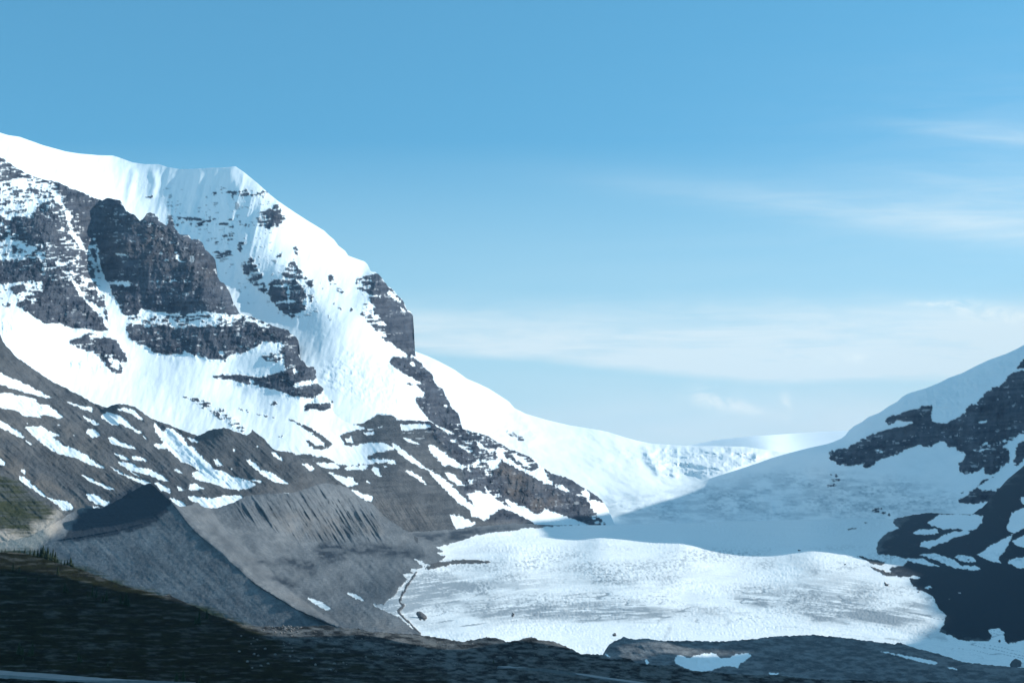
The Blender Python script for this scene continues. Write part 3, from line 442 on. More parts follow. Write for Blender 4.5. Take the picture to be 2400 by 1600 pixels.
# ------------------------------------------------------------------ 5 scree slope with old snow
TOP6 = [(-400,560),(-100,720),(0,783),(8,803),(38,836),(64,854),(97,877),(125,895),(153,908),(163,915),(189,926),(217,944),(250,956),(263,949),(281,946),(301,949),(316,952),(332,964),(352,979),(370,987),(390,993),(413,1002),(439,1012),(464,1021),(482,1012),(500,1005),(526,1002),(543,1007),(571,1023),(576,1003),(590,1006),(610,1021),(620,1028),(627,1039),(643,1053),(663,1058),(684,1064),(696,1069),(730,1079),(755,1097),(765,1105),(781,1115),(796,1128),(814,1141),(821,1146),(844,1166),(857,1174),(875,1181),(890,1199),(908,1215),(934,1232),(957,1249),(980,1262)]
TOP6[28:30] = [(578,1020),(590,1012)]
def rel6(px, py, rk, rb):
    g = ridged((px-py*1.05)/34, (px*.6+py)/160, 101, 5, .6)*6
    g2 = (fbm((px-py*1.2)/8, (px*.8+py)/60, 102, 4)-.5)*2.2
    r = fbm(px/30, py/24, 103, 5)*8+fbm(px/6, py/5, 104, 3)*1.1
    return g+g2+r+rk*.8-COUL6.at(px, py)*9
COUL6 = Field(0); COUL6.paint([(355,985),(390,1000),(420,1060),(500,1120),(590,1130),(560,1150),(460,1125),(400,1060),(360,1040)], 1); COUL6.paint([(215,950),(255,960),(270,990),(240,985)], 1); COUL6 = COUL6.blurred(5)
build('scree_slope', 'grey brown scree slope striped with patches of old snow', TOP6, [(-400,1330),(100,1300),(130,1262),(180,1235),(300,1205),(400,1215),(430,1230),(560,1200),(800,1175),(980,1290)],
      [(-400,560,2800),(-100,720,2850),(0,783,2850),(125,895,2850),(250,956,2800),(281,946,2780),(352,979,2800),(464,1021,2780),(526,1002,2700),(560,1060,2600),(620,1028,2760),(696,1069,2700),(765,1105,2620),(821,1146,2520),(890,1199,2420),(957,1249,2300),(-300,900,2350),(0,1000,2380),(150,1050,2380),(300,1080,2350),(450,1110,2280),(600,1130,2250),(700,1120,2380),(0,1180,1900),(150,1190,1950),(250,1185,1980),(-300,1100,1850),(400,1160,2080),(560,1160,2150),(0,1250,1720),(100,1260,1720),(300,1250,1800),(700,1200,2250),(850,1240,2200),(-300,1300,1500)],
      -400, 980, 'scree', M_SCR, rel6, back=(.55, 500), scree=1)

# ------------------------------------------------------------------ 6 right mountain
TOP8 = [(1380,1196),(1410,1184),(1480,1171),(1560,1150),(1642,1128),(1681,1115),(1727,1101),(1772,1086),(1808,1073),(1850,1061),(1897,1049),(1939,1040),(1953,1035),(1972,1027),(1981,1020),(1990,1008),(2002,998),(2021,988),(2035,977),(2061,967),(2084,951),(2103,941),(2114,930),(2128,922),(2147,916),(2168,910),(2201,897),(2224,885),(2255,874),(2288,857),(2318,843),(2358,829),(2384,817),(2400,808),(2500,750),(2700,610),(2900,500),(3100,430),(3400,420),(3600,470)]
_r8 = rel_rocky(.8, .6, lift=4)
SER8 = Field(0); SER8.paint([(1990,1020),(2070,970),(2130,930),(2250,885),(2400,815),(2400,860),(2300,920),(2260,960),(2220,985),(2190,980),(2180,945),(2100,965),(2060,1000)], .6); SER8.paint([(1840,1125),(2000,1125),(2250,1160),(2250,1205),(1900,1215),(1700,1215)], .3); SER8 = SER8.blurred(5)
def rel8(px, py, rk, rb):
    return _r8(px, py, rk, rb)*sstep(1640, 1950, px)+SER8.at(px, py)*(ridged(px/24, py/16, 111, 5, .6)*12+fbm(px/8, py/7, 112, 3)*4-8)+(fbm((px+py)/50, py/20, 113, 4)-.5)*3
build('shaded_mountain', 'shaded mountain side with dark cliff bands under a hanging ice cap', TOP8, [(1380,1232),(2200,1240),(2400,1240),(3600,1240)],
      [(1380,1196,4480),(3600,470,3700),(3400,420,3600),(3100,430,3550),(2900,500,3600),(2700,610,3650),(2500,750,3750),(2400,808,3850),(2255,874,4000),(2128,922,4150),(2035,977,4300),(1981,1020,4400),(1940,1040,4500),(1850,1061,4650),(1727,1101,4900),(1642,1128,5000),(1560,1150,4830),(1480,1171,4640),(1410,1184,4480),(1941,1070,4260),(2035,1090,4000),(2100,1060,3950),(2200,1040,3800),(2250,1110,3500),(2180,970,3960),(2350,930,3740),(2400,1000,3560),(2350,1100,3350),(2420,1090,3250),(2100,1130,3750),(1900,1120,4350),(1800,1160,4450),(1700,1200,4350),(2000,1200,3900),(2100,1210,3650),(2200,1180,3400),(2300,1170,3150),(2300,1205,3000),(1600,1220,4280),(1450,1225,4180),(2600,1050,3000),(2800,1000,2800),(3200,1000,2600),(3600,1000,2600),(2900,750,3200),(3400,700,3200)],
      1380, 3600, 'right', M_FAR, rel8, back=(.6, 1500))

# ------------------------------------------------------------------ 7 valley: moraine ridge, bowl, glacier tongue, right moraine
TOP7 = [(-400,1275),(0,1270),(60,1258),(110,1235),(150,1212),(179,1193),(212,1184),(217,1190),(237,1192),(268,1176),(293,1161),(334,1136),(353,1132),(358,1137),(393,1169),(410,1180),(423,1187),(439,1184),(446,1184),(462,1175),(472,1184),(485,1190),(505,1190),(536,1181),(561,1170),(576,1162),(627,1156),(685,1155),(722,1143),(760,1131),(790,1135),(814,1141),(821,1146),(844,1166),(857,1174),(875,1181),(890,1199),(908,1215),(934,1232),(957,1247),(1000,1244),(1060,1240),(1115,1233),(1200,1226),(1300,1230),(1380,1230),(1434,1230),(1510,1227),(1600,1226),(1655,1223),(1732,1221),(1833,1218),(2000,1215),(2093,1215),(2147,1205),(2182,1201),(2210,1203),(2278,1205),(2304,1187),(2316,1175),(2337,1151),(2365,1119),(2400,1091),(2500,1010),(2700,900),(2900,820)]
WALL = Field(0); WALL.paint([(540,1170),(700,1150),(790,1140),(860,1175),(900,1215),(900,1262),(780,1268),(640,1245),(560,1210)], 1); WALL = WALL.blurred(10)
BAR = Field(0); BAR.paint([(1040,1285),(1500,1236),(1900,1245),(2000,1260),(1700,1285),(1400,1276),(1200,1290)], .0); BAR = BAR.blurred(4)
CRX = ([1100,1132,1169,1190,1240,1300,1370,1425,1462,1485,1560], [353,353,393,412,450,520,600,690,765,830,1020])
def li7(px, py):
    qa = py-.000126*(px-1500)**2
    li = 1-np.abs(2*vn(px/85+qa/40, (qa+6*fbm(px/30, py/12, 57, 3))/7.5, 56)-1)
    return sstep(.88, .985, li)*sharp(fbm(px/55, py/16, 58, 3), 3)*sstep(1330, 1390, qa)*(1-sstep(1440, 1470, qa))
def rel7(px, py, rk, rb):
    ice = 1-np.clip(rb, 0, 1)
    m = ridged((px-py*.62)/17, py/110, 121, 5, .6)*15*WALL.at(px, py)
    scl = np.clip((1400-px)/500, 0, 1)
    m = m+((fbm((px-py*1.05)/10, (px+py)/90, 122, 4)-.5)*1.1+fbm(px/36, py/28, 123, 5)*6*(1-.6*(px < np.interp(py, *CRX)))+fbm(px/6, py/5, 124, 3)*.9)*(1-ice)*(.35+.65*scl)*(1-.45*WALL.at(px, py))
    q = (px-1500)*(py-1230)*.0006
    pit = sharp(fbm(px/120, py/30, 128, 3), 2.5)
    g = (fbm(px/4.0, py/2.6, 125, 3)-.5)*1.5*(.25+pit)+(fbm(px/34, (py-.000126*(px-1500)**2)/4.6, 126, 4)-.5)*1.5+(fbm(px/190, py/34, 127, 3)-.5)*(1.0+4.5*sstep(1260, 1350, py))
    g = g+(fbm(px/230, (py-.00004*(px-1500)**2)/7, 129, 3)-.5)*2.6*(1-sstep(1275, 1310, py))-li7(px, py)*1.0
    roll = np.exp(-((py-(1250+.00003*(px-1500)**2))/6.5)**2)*-1.6
    return m+(g*1.0+roll)*ice+ice*0
TRX = ([1100,1132,1169,1195,1210,1225,1237,1247,1257,1268], [353,353,392,386,368,338,295,245,190,110])
def ridge_depth(f):
    nv = np.array((-.1355, -.513, .846)); nc = -684.5
    def g(px, py):
        far = f(px, py); u, _, w_ = world(px, py, 1.0); pl = nc/np.minimum(nv[0]*u+nv[1]+nv[2]*w_, -.05)
        d = px-np.interp(py, *CRX)-(fbm(py/34, py*0+1.5, 231, 2)-.5)*14*sstep(1190, 1240, py)
        tri = np.where(py < 1268, np.maximum(0, np.interp(py, *TRX)-px), 0)
        tri = tri*sstep(100, 190, px+ (py-1200)*.0); pl = pl+tri*.42
        dd = np.maximum(d, 0); near = pl+.55*dd+.055*dd**2
        k = 25.0; h = np.clip(.5+.5*(far-near)/k, 0, 1); sm = far*(1-h)+near*h-k*h*(1-h)
        return np.where(d < 170, sm, far)
    return g
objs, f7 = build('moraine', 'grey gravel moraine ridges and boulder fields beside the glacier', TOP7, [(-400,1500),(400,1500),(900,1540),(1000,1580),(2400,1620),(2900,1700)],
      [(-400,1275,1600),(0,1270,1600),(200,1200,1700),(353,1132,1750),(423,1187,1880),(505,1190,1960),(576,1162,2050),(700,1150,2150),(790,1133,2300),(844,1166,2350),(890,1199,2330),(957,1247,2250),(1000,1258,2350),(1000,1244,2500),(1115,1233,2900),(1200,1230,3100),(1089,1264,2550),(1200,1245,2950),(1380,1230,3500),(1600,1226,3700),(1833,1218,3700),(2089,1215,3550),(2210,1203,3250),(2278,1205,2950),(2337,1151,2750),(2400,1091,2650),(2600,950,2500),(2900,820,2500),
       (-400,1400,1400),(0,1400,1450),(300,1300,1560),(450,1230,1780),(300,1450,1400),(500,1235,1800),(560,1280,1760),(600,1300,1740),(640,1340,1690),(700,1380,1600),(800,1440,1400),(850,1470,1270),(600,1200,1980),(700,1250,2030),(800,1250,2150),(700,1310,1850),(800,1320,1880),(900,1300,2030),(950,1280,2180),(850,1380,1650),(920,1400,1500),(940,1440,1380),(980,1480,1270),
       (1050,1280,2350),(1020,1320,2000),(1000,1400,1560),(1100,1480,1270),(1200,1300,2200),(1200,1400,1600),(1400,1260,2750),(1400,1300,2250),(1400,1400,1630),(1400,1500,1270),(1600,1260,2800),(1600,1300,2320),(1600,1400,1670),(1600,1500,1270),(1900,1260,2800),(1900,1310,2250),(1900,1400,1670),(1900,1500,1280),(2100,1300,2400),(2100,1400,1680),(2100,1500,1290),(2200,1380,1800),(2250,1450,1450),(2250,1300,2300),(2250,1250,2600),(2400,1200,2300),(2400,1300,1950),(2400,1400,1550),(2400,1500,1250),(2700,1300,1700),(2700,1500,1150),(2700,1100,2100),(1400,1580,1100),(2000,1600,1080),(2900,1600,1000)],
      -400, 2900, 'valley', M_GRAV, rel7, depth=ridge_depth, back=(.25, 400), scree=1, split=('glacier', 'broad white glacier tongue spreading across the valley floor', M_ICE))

# ------------------------------------------------------------------ 8 mound in front of the glacier
TOP9 = [(1380,1560),(1405,1545),(1418,1524),(1427,1510),(1444,1499),(1462,1492),(1490,1498),(1514,1495),(1549,1500),(1579,1501),(1612,1500),(1677,1503),(1748,1498),(1783,1495),(1801,1492),(1848,1489),(1911,1487),(1967,1492),(2037,1501),(2096,1508),(2105,1505),(2112,1505),(2121,1510),(2149,1519),(2201,1532),(2259,1550),(2283,1553),(2318,1557),(2362,1561),(2400,1564),(2600,1590),(2900,1600)]
def rel9(px, py, rk, rb):
    spur = Sp9.at(px, py)*9
    return spur+fbm(px/60, py/16, 131, 5)*8+fbm((px-py)/12, py/9, 132, 4)*1.8+(ridged((px-py*.8)/40, py/40, 133, 4)*5)
Sp9 = Field(0); Sp9.paint([(1500,1500),(1560,1500),(1590,1520),(1600,1540),(1580,1560),(1560,1560),(1530,1530)], 1); Sp9.paint([(1780,1500),(1960,1500),(2100,1530),(2300,1580),(2000,1570),(1800,1540)], .7); Sp9 = Sp9.blurred(7)
build('moraine_mound', 'rubble mound with a snow filled hollow in front of the glacier', TOP9, [(1380,1640),(2900,1680)],
      [(1380,1560,1020),(1410,1533,1030),(1462,1492,1080),(1700,1503,1080),(1911,1487,1100),(2200,1532,1020),(2400,1564,960),(2900,1600,900),(1500,1550,930),(1560,1550,920),(1650,1550,950),(1750,1545,960),(1800,1530,1000),(1900,1560,880),(2100,1570,860),(1600,1600,780),(2000,1610,760),(2400,1620,740),(2900,1680,680)],
      1380, 2900, 'mound', M_MOUND, rel9, back=(.5, 160), scree=1)

# ------------------------------------------------------------------ 9 foreground slope, down to the camera's feet
TOP10 = [(-400,1280),(0,1293),(44,1294),(83,1301),(133,1318),(191,1334),(230,1350),(285,1371),(335,1382),(376,1396),(395,1393),(413,1401),(459,1421),(494,1440),(546,1452),(569,1463),(603,1467),(690,1468),(764,1464),(796,1470),(840,1472),(867,1480),(936,1484),(980,1487),(1000,1489),(1038,1495),(1084,1503),(1115,1497),(1134,1493),(1163,1493),(1178,1499),(1187,1503),(1210,1501),(1230,1494),(1253,1493),(1262,1499),(1298,1502),(1316,1509),(1344,1522),(1360,1531),(1383,1532),(1411,1533),(1432,1546),(1455,1542),(1476,1542),(1490,1553),(1528,1557),(1584,1558),(1603,1566),(1631,1572),(1677,1576),(1759,1581),(1818,1581),(1900,1591),(2170,1597),(2400,1604),(2900,1620)]
def rel10(px, py, rk, rb):
    t = (py-1300)/300
    v = VEG.at(px, py)
    a = fbm(px/90, py/16, 141, 5)*7+ridged(px/70, (py-px*.12)/13, 142, 4)*3.4
    return a*(1-.35*v)+fbm(px/9, py/4, 143, 4)*(1.1+.5*v)
def ext10(px, py, X, Y, Z): return X, Y, Z
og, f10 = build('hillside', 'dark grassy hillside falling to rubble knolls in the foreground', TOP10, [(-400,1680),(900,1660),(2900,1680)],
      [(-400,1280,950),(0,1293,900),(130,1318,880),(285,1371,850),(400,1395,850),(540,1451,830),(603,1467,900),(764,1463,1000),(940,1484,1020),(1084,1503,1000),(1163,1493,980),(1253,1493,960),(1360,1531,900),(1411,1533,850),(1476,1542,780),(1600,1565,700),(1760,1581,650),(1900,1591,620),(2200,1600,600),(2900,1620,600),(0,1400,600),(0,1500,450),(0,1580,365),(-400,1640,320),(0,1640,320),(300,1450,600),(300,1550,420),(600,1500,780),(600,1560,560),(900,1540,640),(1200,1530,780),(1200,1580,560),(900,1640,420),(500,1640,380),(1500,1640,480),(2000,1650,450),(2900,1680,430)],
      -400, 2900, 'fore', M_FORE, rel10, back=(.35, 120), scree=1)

def simple_mesh(name, V, faces, mat, parent=None, smooth=True):
    me = bpy.data.meshes.new(name); me.from_pydata([tuple(v) for v in V], [], faces); me.update()
    if smooth: me.polygons.foreach_set('use_smooth', [True]*len(faces))
    if mat: me.materials.append(mat)
    o = bpy.data.objects.new(name, me); C.objects.link(o)
    if parent: o.parent = parent
    return o
# near ground: joins the bottom of the hillside to the viewpoint and to the plain behind it
px = np.arange(-400, 2901, 25.0); pyb = np.interp(px, [-400, 900, 2900], [1678, 1658, 1678]); Db = f10(px, pyb); xb, yb, zb = world(px, pyb, Db)
V = []; R = 26
for k in range(R):
    s = k/(R-1); d = (1-s)**1.3
    for i in range(len(px)):
        Yk = yb[i]*d-400*s**3; Xk = xb[i]*(d+.9*s)
        zz = zb[i]*min(1, d**.8)-(2.0)*(1-d)-.5
        V.append((Xk, Yk, zz+(0 if k == 0 else 1.2*(float(vn(Xk/14., Yk/14., 3)[0])-.5)*min(1, abs(Yk)/30+.05))))
n = len(px); fs = [(k*n+i, (k+1)*n+i, (k+1)*n+i+1, k*n+i+1) for k in range(R-1) for i in range(n-1)]
M_GRASS = bpy.data.materials.new('grass_ground'); nt, b = nodes(M_GRASS); g = N(nt)
nt.links.new(g.mix(g.ramp(g.noise(.3), .3, .7), (.025, .04, .02), (.07, .075, .045)), b.inputs['Base Color']); b.inputs['Roughness'].default_value = .9
o = simple_mesh('ground', V, fs, M_GRASS); o['kind'] = 'structure'; o['label'] = 'grassy ground between the viewpoint and the dark hillside'
G = 13000
o = simple_mesh('plain', [(-G, -G+6000, -130), (G, -G+6000, -130), (G, G+6000, -130), (-G, G+6000, -130)], [(0, 1, 2, 3)], M_SCR, smooth=False); o['kind'] = 'structure'; o['label'] = 'gravel plain under the mountains'

# unseen ridge added right of the view to throw shadow over valley and foreground
def added_shadow_ridge(name, label, x0, x1, y0, y1, hfun, nx=90, ny=90):
    V = []; 
    for j in range(ny):
        for i in range(nx):
            x = x0+(x1-x0)*i/(nx-1); y = y0+(y1-y0)*j/(ny-1)
            V.append((x, y, hfun(x, y)))
    fs = [(j*nx+i, j*nx+i+1, (j+1)*nx+i+1, (j+1)*nx+i) for j in range(ny-1) for i in range(nx-1)]
    o = simple_mesh(name, V, fs, M_SCR); o['kind'] = 'structure'; o['label'] = label
    n = len(V)
    a = o.data.attributes.new('rock', 'FLOAT', 'POINT'); a.data.foreach_set('value', np.full(n, 1.0, np.float32))
    a = o.data.attributes.new('scree', 'FLOAT', 'POINT'); a.data.foreach_set('value', np.full(n, .5, np.float32))
    return o
def hf(x, y):  # crest heights shaped by where the shadow edges should fall
    xc = max(1850, .45*y+100); hh = float(np.interp(y, [-900,-300,0,1240,1290,1345,1385,1415,1440,1530,1590,1750,1800,1870,1960,2170,2300,2600,2850,3300,4300,5400,6600], [0,500,1150,1200,940,835,815,818,885,885,708,672,668,668,660,658,642,650,770,990,1100,1250,300]))
    e = max(0.0, 1-((x-xc)/(520 if x < xc else 900))**2)
    nz = float(fbm(x/300., y/300., 151, 4)[0])
    return -120+(hh+120)*e**.9+ (nz-.5)*16*e
added_shadow_ridge('added_shadow_ridge', 'unseen ridge added right of the view to shade valley and foreground', 1300, 4000, -900, 6600, hf, 100, 240)

# ------------------------------------------------------------------ road
M_ROAD = bpy.data.materials.new('pale_road'); nt, b = nodes(M_ROAD); g = N(nt)
nt.links.new(g.mix(g.ramp(g.noise(.5), .3, .7), (.15, .16, .17), (.22, .23, .24)), b.inputs['Base Color']); b.inputs['Roughness'].default_value = .8
def surf10():
    co = np.empty(len(og.data.vertices)*3, np.float32); og.data.vertices.foreach_get('co', co); co = co.reshape(-1, 3)
    return co
CO10 = surf10()
def drop(x, y, co=CO10):
    d = (co[:, 0]-x)**2+(co[:, 1]-y)**2; i = np.argpartition(d, 6)[:6]; w = 1/(d[i]+.05); return float((co[i, 2]*w).sum()/w.sum())
def road(name, label, pts, w):
    pts = np.array(pts, float); t = np.linspace(0, 1, 60); tt = np.linspace(0, 1, len(pts))
    X, Y, Z = world(np.interp(t, tt, pts[:, 0]), np.interp(t, tt, pts[:, 1]), f10(np.interp(t, tt, pts[:, 0]), np.interp(t, tt, pts[:, 1])))
    c = np.stack([X, Y], -1); d = np.gradient(c, axis=0); d /= np.linalg.norm(d, axis=1)[:, None]; nrm = np.stack([-d[:, 1], d[:, 0]], -1)
    zs = np.array([max(drop(*(c[i]+nrm[i]*k*w/2)) for k in (-1, 0, 1)) for i in range(60)]); zs = np.convolve(np.pad(zs, 4, mode='edge'), np.ones(9)/9, 'valid')+.35
    V = []; 
    for i in range(60):
        for k, dz in ((-.62, -3), (-.5, 0), (.5, 0), (.62, -3)):
            q = c[i]+nrm[i]*k*w; V.append((q[0], q[1], zs[i]+dz))
    fs = [(i*4+k, i*4+k+1, i*4+k+5, i*4+k+4) for i in range(59) for k in range(3)]
    o = simple_mesh(name, V, fs, M_ROAD, smooth=False); o['kind'] = 'structure'; o['label'] = label
road('road', 'pale paved road crossing the bottom left corner', [(-350,1574),(-100,1580),(0,1587),(120,1592),(280,1603),(420,1620)], 9)
road('track', 'pale gravel track curving below the rubble knolls', [(1180,1568),(1245,1575),(1330,1586),(1440,1598),(1560,1615)], 5)

# ------------------------------------------------------------------ conifers
def flat_mat(name, a, b_, sc):
    m = bpy.data.materials.new(name); nt, b = nodes(m); g = N(nt); nt.links.new(g.mix(g.ramp(g.noise(sc), .3, .7), a, b_), b.inputs['Base Color']); b.inputs['Roughness'].default_value = .9; return m
M_NEEDLE = flat_mat('needles', (.012, .028, .014), (.035, .06, .025), 2); M_BARK = flat_mat('bark', (.05, .04, .03), (.10, .08, .06), 4)
M_BOULD = flat_mat('boulder_stone', (.12, .12, .12), (.28, .27, .26), .6)
M_DBOULD = flat_mat('dark_boulder_stone', (.07, .08, .09), (.14, .14, .15), .3)
def crown_mesh(seed, slim):
    r = random.Random(seed); V = []; Fc = []
    for k in range(150):
        h = .06+.92*(k/149)**.9; rad = slim*(1-h)**.8*(.75+.5*r.random())+.012; a = r.random()*6.283
        L = rad; w = L*.42+.01; dz = -.35*L
        ca, sa = math.cos(a), math.sin(a); z = h
        i = len(V)
        V += [(0, 0, z+.02), (ca*L*.55-sa*w, sa*L*.55+ca*w, z+dz*.5), (ca*L, sa*L, z+dz), (ca*L*.55+sa*w, sa*L*.55-ca*w, z+dz*.5), (ca*L*.5, sa*L*.5, z+dz*.2+.02)]
        Fc += [(i, i+1, i+4), (i+1, i+2, i+4), (i+2, i+3, i+4), (i+3, i, i+4)]
    me = bpy.data.meshes.new('crown'); me.from_pydata(V, [], Fc); me.materials.append(M_NEEDLE); return me
def trunk_mesh():
    V = []; 
    for z, r in ((-.08, .03), (.1, .024), (.5, .014), (.97, .003)):
        V += [(r*math.cos(a*math.pi/3), r*math.sin(a*math.pi/3), z) for a in range(6)]
    Fc = [(j*6+a, j*6+(a+1) % 6, (j+1)*6+(a+1) % 6, (j+1)*6+a) for j in range(3) for a in range(6)]
    me = bpy.data.meshes.new('trunk'); me.from_pydata(V, [], Fc); me.materials.append(M_BARK); return me
CR = [crown_mesh(i, s) for i, s in enumerate((.2, .24, .17, .3))]; TR = trunk_mesh()
def place(px_, py_, f=f10, co=CO10):
    X, Y, Z = world(px_, py_, float(f(np.array([px_]), np.array([py_]))[0])); return float(X), float(Y), drop(float(X), float(Y), co)
def tree(px_, py_, hpx, label, group, var=None):
    X, Y, Z = place(px_, py_); h = hpx*Y/F
    e = bpy.data.objects.new('conifer_tree', None); C.objects.link(e); e.location = (X, Y, Z); e.scale = (h, h, h); e.rotation_euler = (0, 0, random.random()*6.28)
    e['label'] = label; e['category'] = 'tree'; e['group'] = group
    for nm, me in (('crown', CR[random.randrange(4) if var is None else var]), ('trunk', TR)):
        o = bpy.data.objects.new(nm, me); C.objects.link(o); o.parent = e
sky = [(4,1297,10),(12,1297,13),(22,1297,9),(33,1298,12),(45,1298,10),(58,1300,12),(70,1303,13),(80,1305,16),(88,1307,19),(95,1308,24),(100,1309,30),(106,1311,22),(111,1313,30),(118,1315,22),(123,1318,30),(129,1319,26),(135,1321,14),(143,1323,13),(151,1325,16),(158,1327,18),(165,1329,24),(171,1331,14)]
for a in sky: tree(*a, 'small dark conifer in the clump along the skyline of the dark hillside', 'conifers along the hillside skyline')
for a in [(135,1352,20),(151,1392,22),(158,1394,16),(216,1402,26),(225,1405,24),(249,1413,26),(240,1416,16),(282,1420,24),(295,1422,30),(301,1424,20),(205,1404,14),(90,1370,16),(60,1366,12),(30,1340,18),(45,1345,14)]:
    tree(*a, 'stunted conifer standing out on the upper grass of the dark hillside', 'conifers scattered over the upper hillside')
tree(466,1468,32,'taller conifer where the hillside meets the blue grey moraine','conifers at the hillside edge',0)
tree(484,1455,22,'shorter conifer just right of the taller one at the hillside edge','conifers at the hillside edge',1)
tree(458,1466,18,'low conifer left of the taller one at the hillside edge','conifers at the hillside edge',3)
for a in [(44,1537,28),(52,1539,20),(75,1540,30),(68,1542,18),(184,1553,22),(190,1554,14),(252,1566,12),(54,1552,10)]:
    tree(*a, 'small dark conifer near the bottom left above the paved road', 'conifers above the road')
tree(413,1612,32,'bright green young conifer cut by the bottom edge of the view','green conifers at the bottom edge',3)
tree(429,1613,36,'tallest green young conifer at the bottom edge of the view','green conifers at the bottom edge',1)
tree(468,1612,20,'lowest green young conifer at the bottom edge of the view','green conifers at the bottom edge',3)
tree(1157,1561,13,'lone small conifer on the rubble knolls in front of the glacier','conifers on the knolls',2)

# ------------------------------------------------------------------ boulders
def boulder_mesh(seed, mat):
    import bmesh
    bm = bmesh.new(); bmesh.ops.create_icosphere(bm, subdivisions=2, radius=1); r = random.Random(seed)
    pl = [(r.gauss(0, 1), r.gauss(0, 1), r.gauss(0, 1), .62+.3*r.random()) for _ in range(9)]
    for v in bm.verts:
        for a, b_, c_, d in pl:
            L = math.sqrt(a*a+b_*b_+c_*c_); t = (v.co.x*a+v.co.y*b_+v.co.z*c_)/L
            if t > d: v.co.x -= (t-d)*a/L; v.co.y -= (t-d)*b_/L; v.co.z -= (t-d)*c_/L
        v.co.z *= .75
    me = bpy.data.meshes.new('boulder'); bm.to_mesh(me); bm.free(); me.materials.append(mat); return me
BM = [boulder_mesh(s, M_BOULD) for s in range(6)]; BD = [boulder_mesh(s+20, M_DBOULD) for s in range(3)]
def boulder(X, Y, Z, r, label, group, me, sc=(1, 1, 1), cat='boulder'):
    o = bpy.data.objects.new('boulder', me); C.objects.link(o); o.location = (X, Y, Z+r*.3); o.scale = (r*sc[0], r*sc[1], r*sc[2]); o.rotation_euler = (random.random()*.6, random.random()*.6, random.random()*6.28)
    o['label'] = label; o['category'] = cat
    if group: o['group'] = group
rb_ = random.Random(5)
for i in range(150):
    a = rb_.random()
    if i < 45: x_, y_ = rb_.gauss(665, 28), rb_.gauss(1482, 5)
    else: x_, y_ = rb_.uniform(560, 1340), rb_.uniform(1490, 1580)
    if y_ < np.interp(x_, [p_[0] for p_ in TOP10], [p_[1] for p_ in TOP10])+3: continue
    X, Y, Z = place(x_, y_)
    near = i < 45
    boulder(X, Y, Z, rb_.uniform(.4, 1.1)*(.85 if near else .7), 'pale boulder in the dense pile at the foot of the blue grey ridge' if near else 'pale boulder scattered over the dark rubble of the foreground', 'boulders piled at the foot of the ridge' if near else 'boulders scattered over the foreground rubble', BM[i % 6])
gl = objs[1]; co = np.empty(len(gl.data.vertices)*3, np.float32); gl.data.vertices.foreach_get('co', co); COG = co.reshape(-1, 3)
for x_, y_, r, lab in [(990,1449,5.5,'large dark boulder lying on the left edge of the ice'),(1441,1488,1.6,'small dark boulder alone on clean ice near the front of the glacier'),(1202,1443,1.6,'thin dark rock standing on the dirty ice left of centre'),(2078,1371,2.6,'dark slab of rock on bright snow near the right edge of the ice'),(1874,1291,2.6,'tiny dark rock at the border of sun and shade on the glacier'),(1980,1323,1.6,'tiny dark rock on sunlit snow below the shadow line')]:
    X, Y, Z = place(x_, y_, f7, COG); boulder(X, Y, Z, r, lab, None, BD[int(x_) % 3], (1.3, .8, .8))
X, Y, Z = place(2380, 1562, f7, COG); boulder(X, Y, Z, 5.5, 'pointed dark rock rising from the snow at the right edge', None, BD[1], (.8, .8, 1.5))

# ------------------------------------------------------------------ camera
cam = bpy.data.cameras.new('camera'); co_ = bpy.data.objects.new('camera', cam); C.objects.link(co_); bpy.context.scene.camera = co_
cam.sensor_width = 36; cam.lens = F/W*36; cam.clip_start = .5; cam.clip_end = 80000; co_.rotation_euler = (math.pi/2+TH, 0, 0)

# ------------------------------------------------------------------ sun, sky, haze
sd = (math.cos(SUN_EL)*math.cos(SUN_AZ), math.cos(SUN_EL)*math.sin(SUN_AZ), math.sin(SUN_EL))
L = bpy.data.lights.new('sun', 'SUN'); L.energy = 3.7; L.angle = math.radians(.5); L.color = (1, .95, .885); lo = bpy.data.objects.new('sun', L); C.objects.link(lo)
from mathutils import Vector
lo.rotation_euler = Vector(sd).to_track_quat('Z', 'Y').to_euler()
w = bpy.data.worlds.new('World'); bpy.context.scene.world = w; w.use_nodes = True; nt = w.node_tree; nt.nodes.clear(); g = N(nt)
out = nt.nodes.new('ShaderNodeOutputWorld'); bg = nt.nodes.new('ShaderNodeBackground'); nt.links.new(bg.outputs[0], out.inputs[0])
sk = nt.nodes.new('ShaderNodeTexSky'); sk.sky_type = 'NISHITA'; sk.sun_disc = False; sk.sun_elevation = SUN_EL; sk.sun_rotation = math.pi/2-SUN_AZ; sk.altitude = 2000; sk.air_density = 1.0; sk.dust_density = .6; sk.ozone_density = 2.0
sep = nt.nodes.new('ShaderNodeSeparateXYZ'); nt.links.new(g.tc.outputs['Generated'], sep.inputs[0])
ysafe = g.math('MAXIMUM', sep.outputs[1], .05)
U = g.math('DIVIDE', sep.outputs[0], ysafe); Vv = g.math('DIVIDE', sep.outputs[2], ysafe)
def uv(px_, py_):
    x, y, z = world(px_, py_, 1.0); return x, z
cmb = nt.nodes.new('ShaderNodeCombineXYZ'); nt.links.new(U, cmb.inputs[0]); nt.links.new(Vv, cmb.inputs[1])
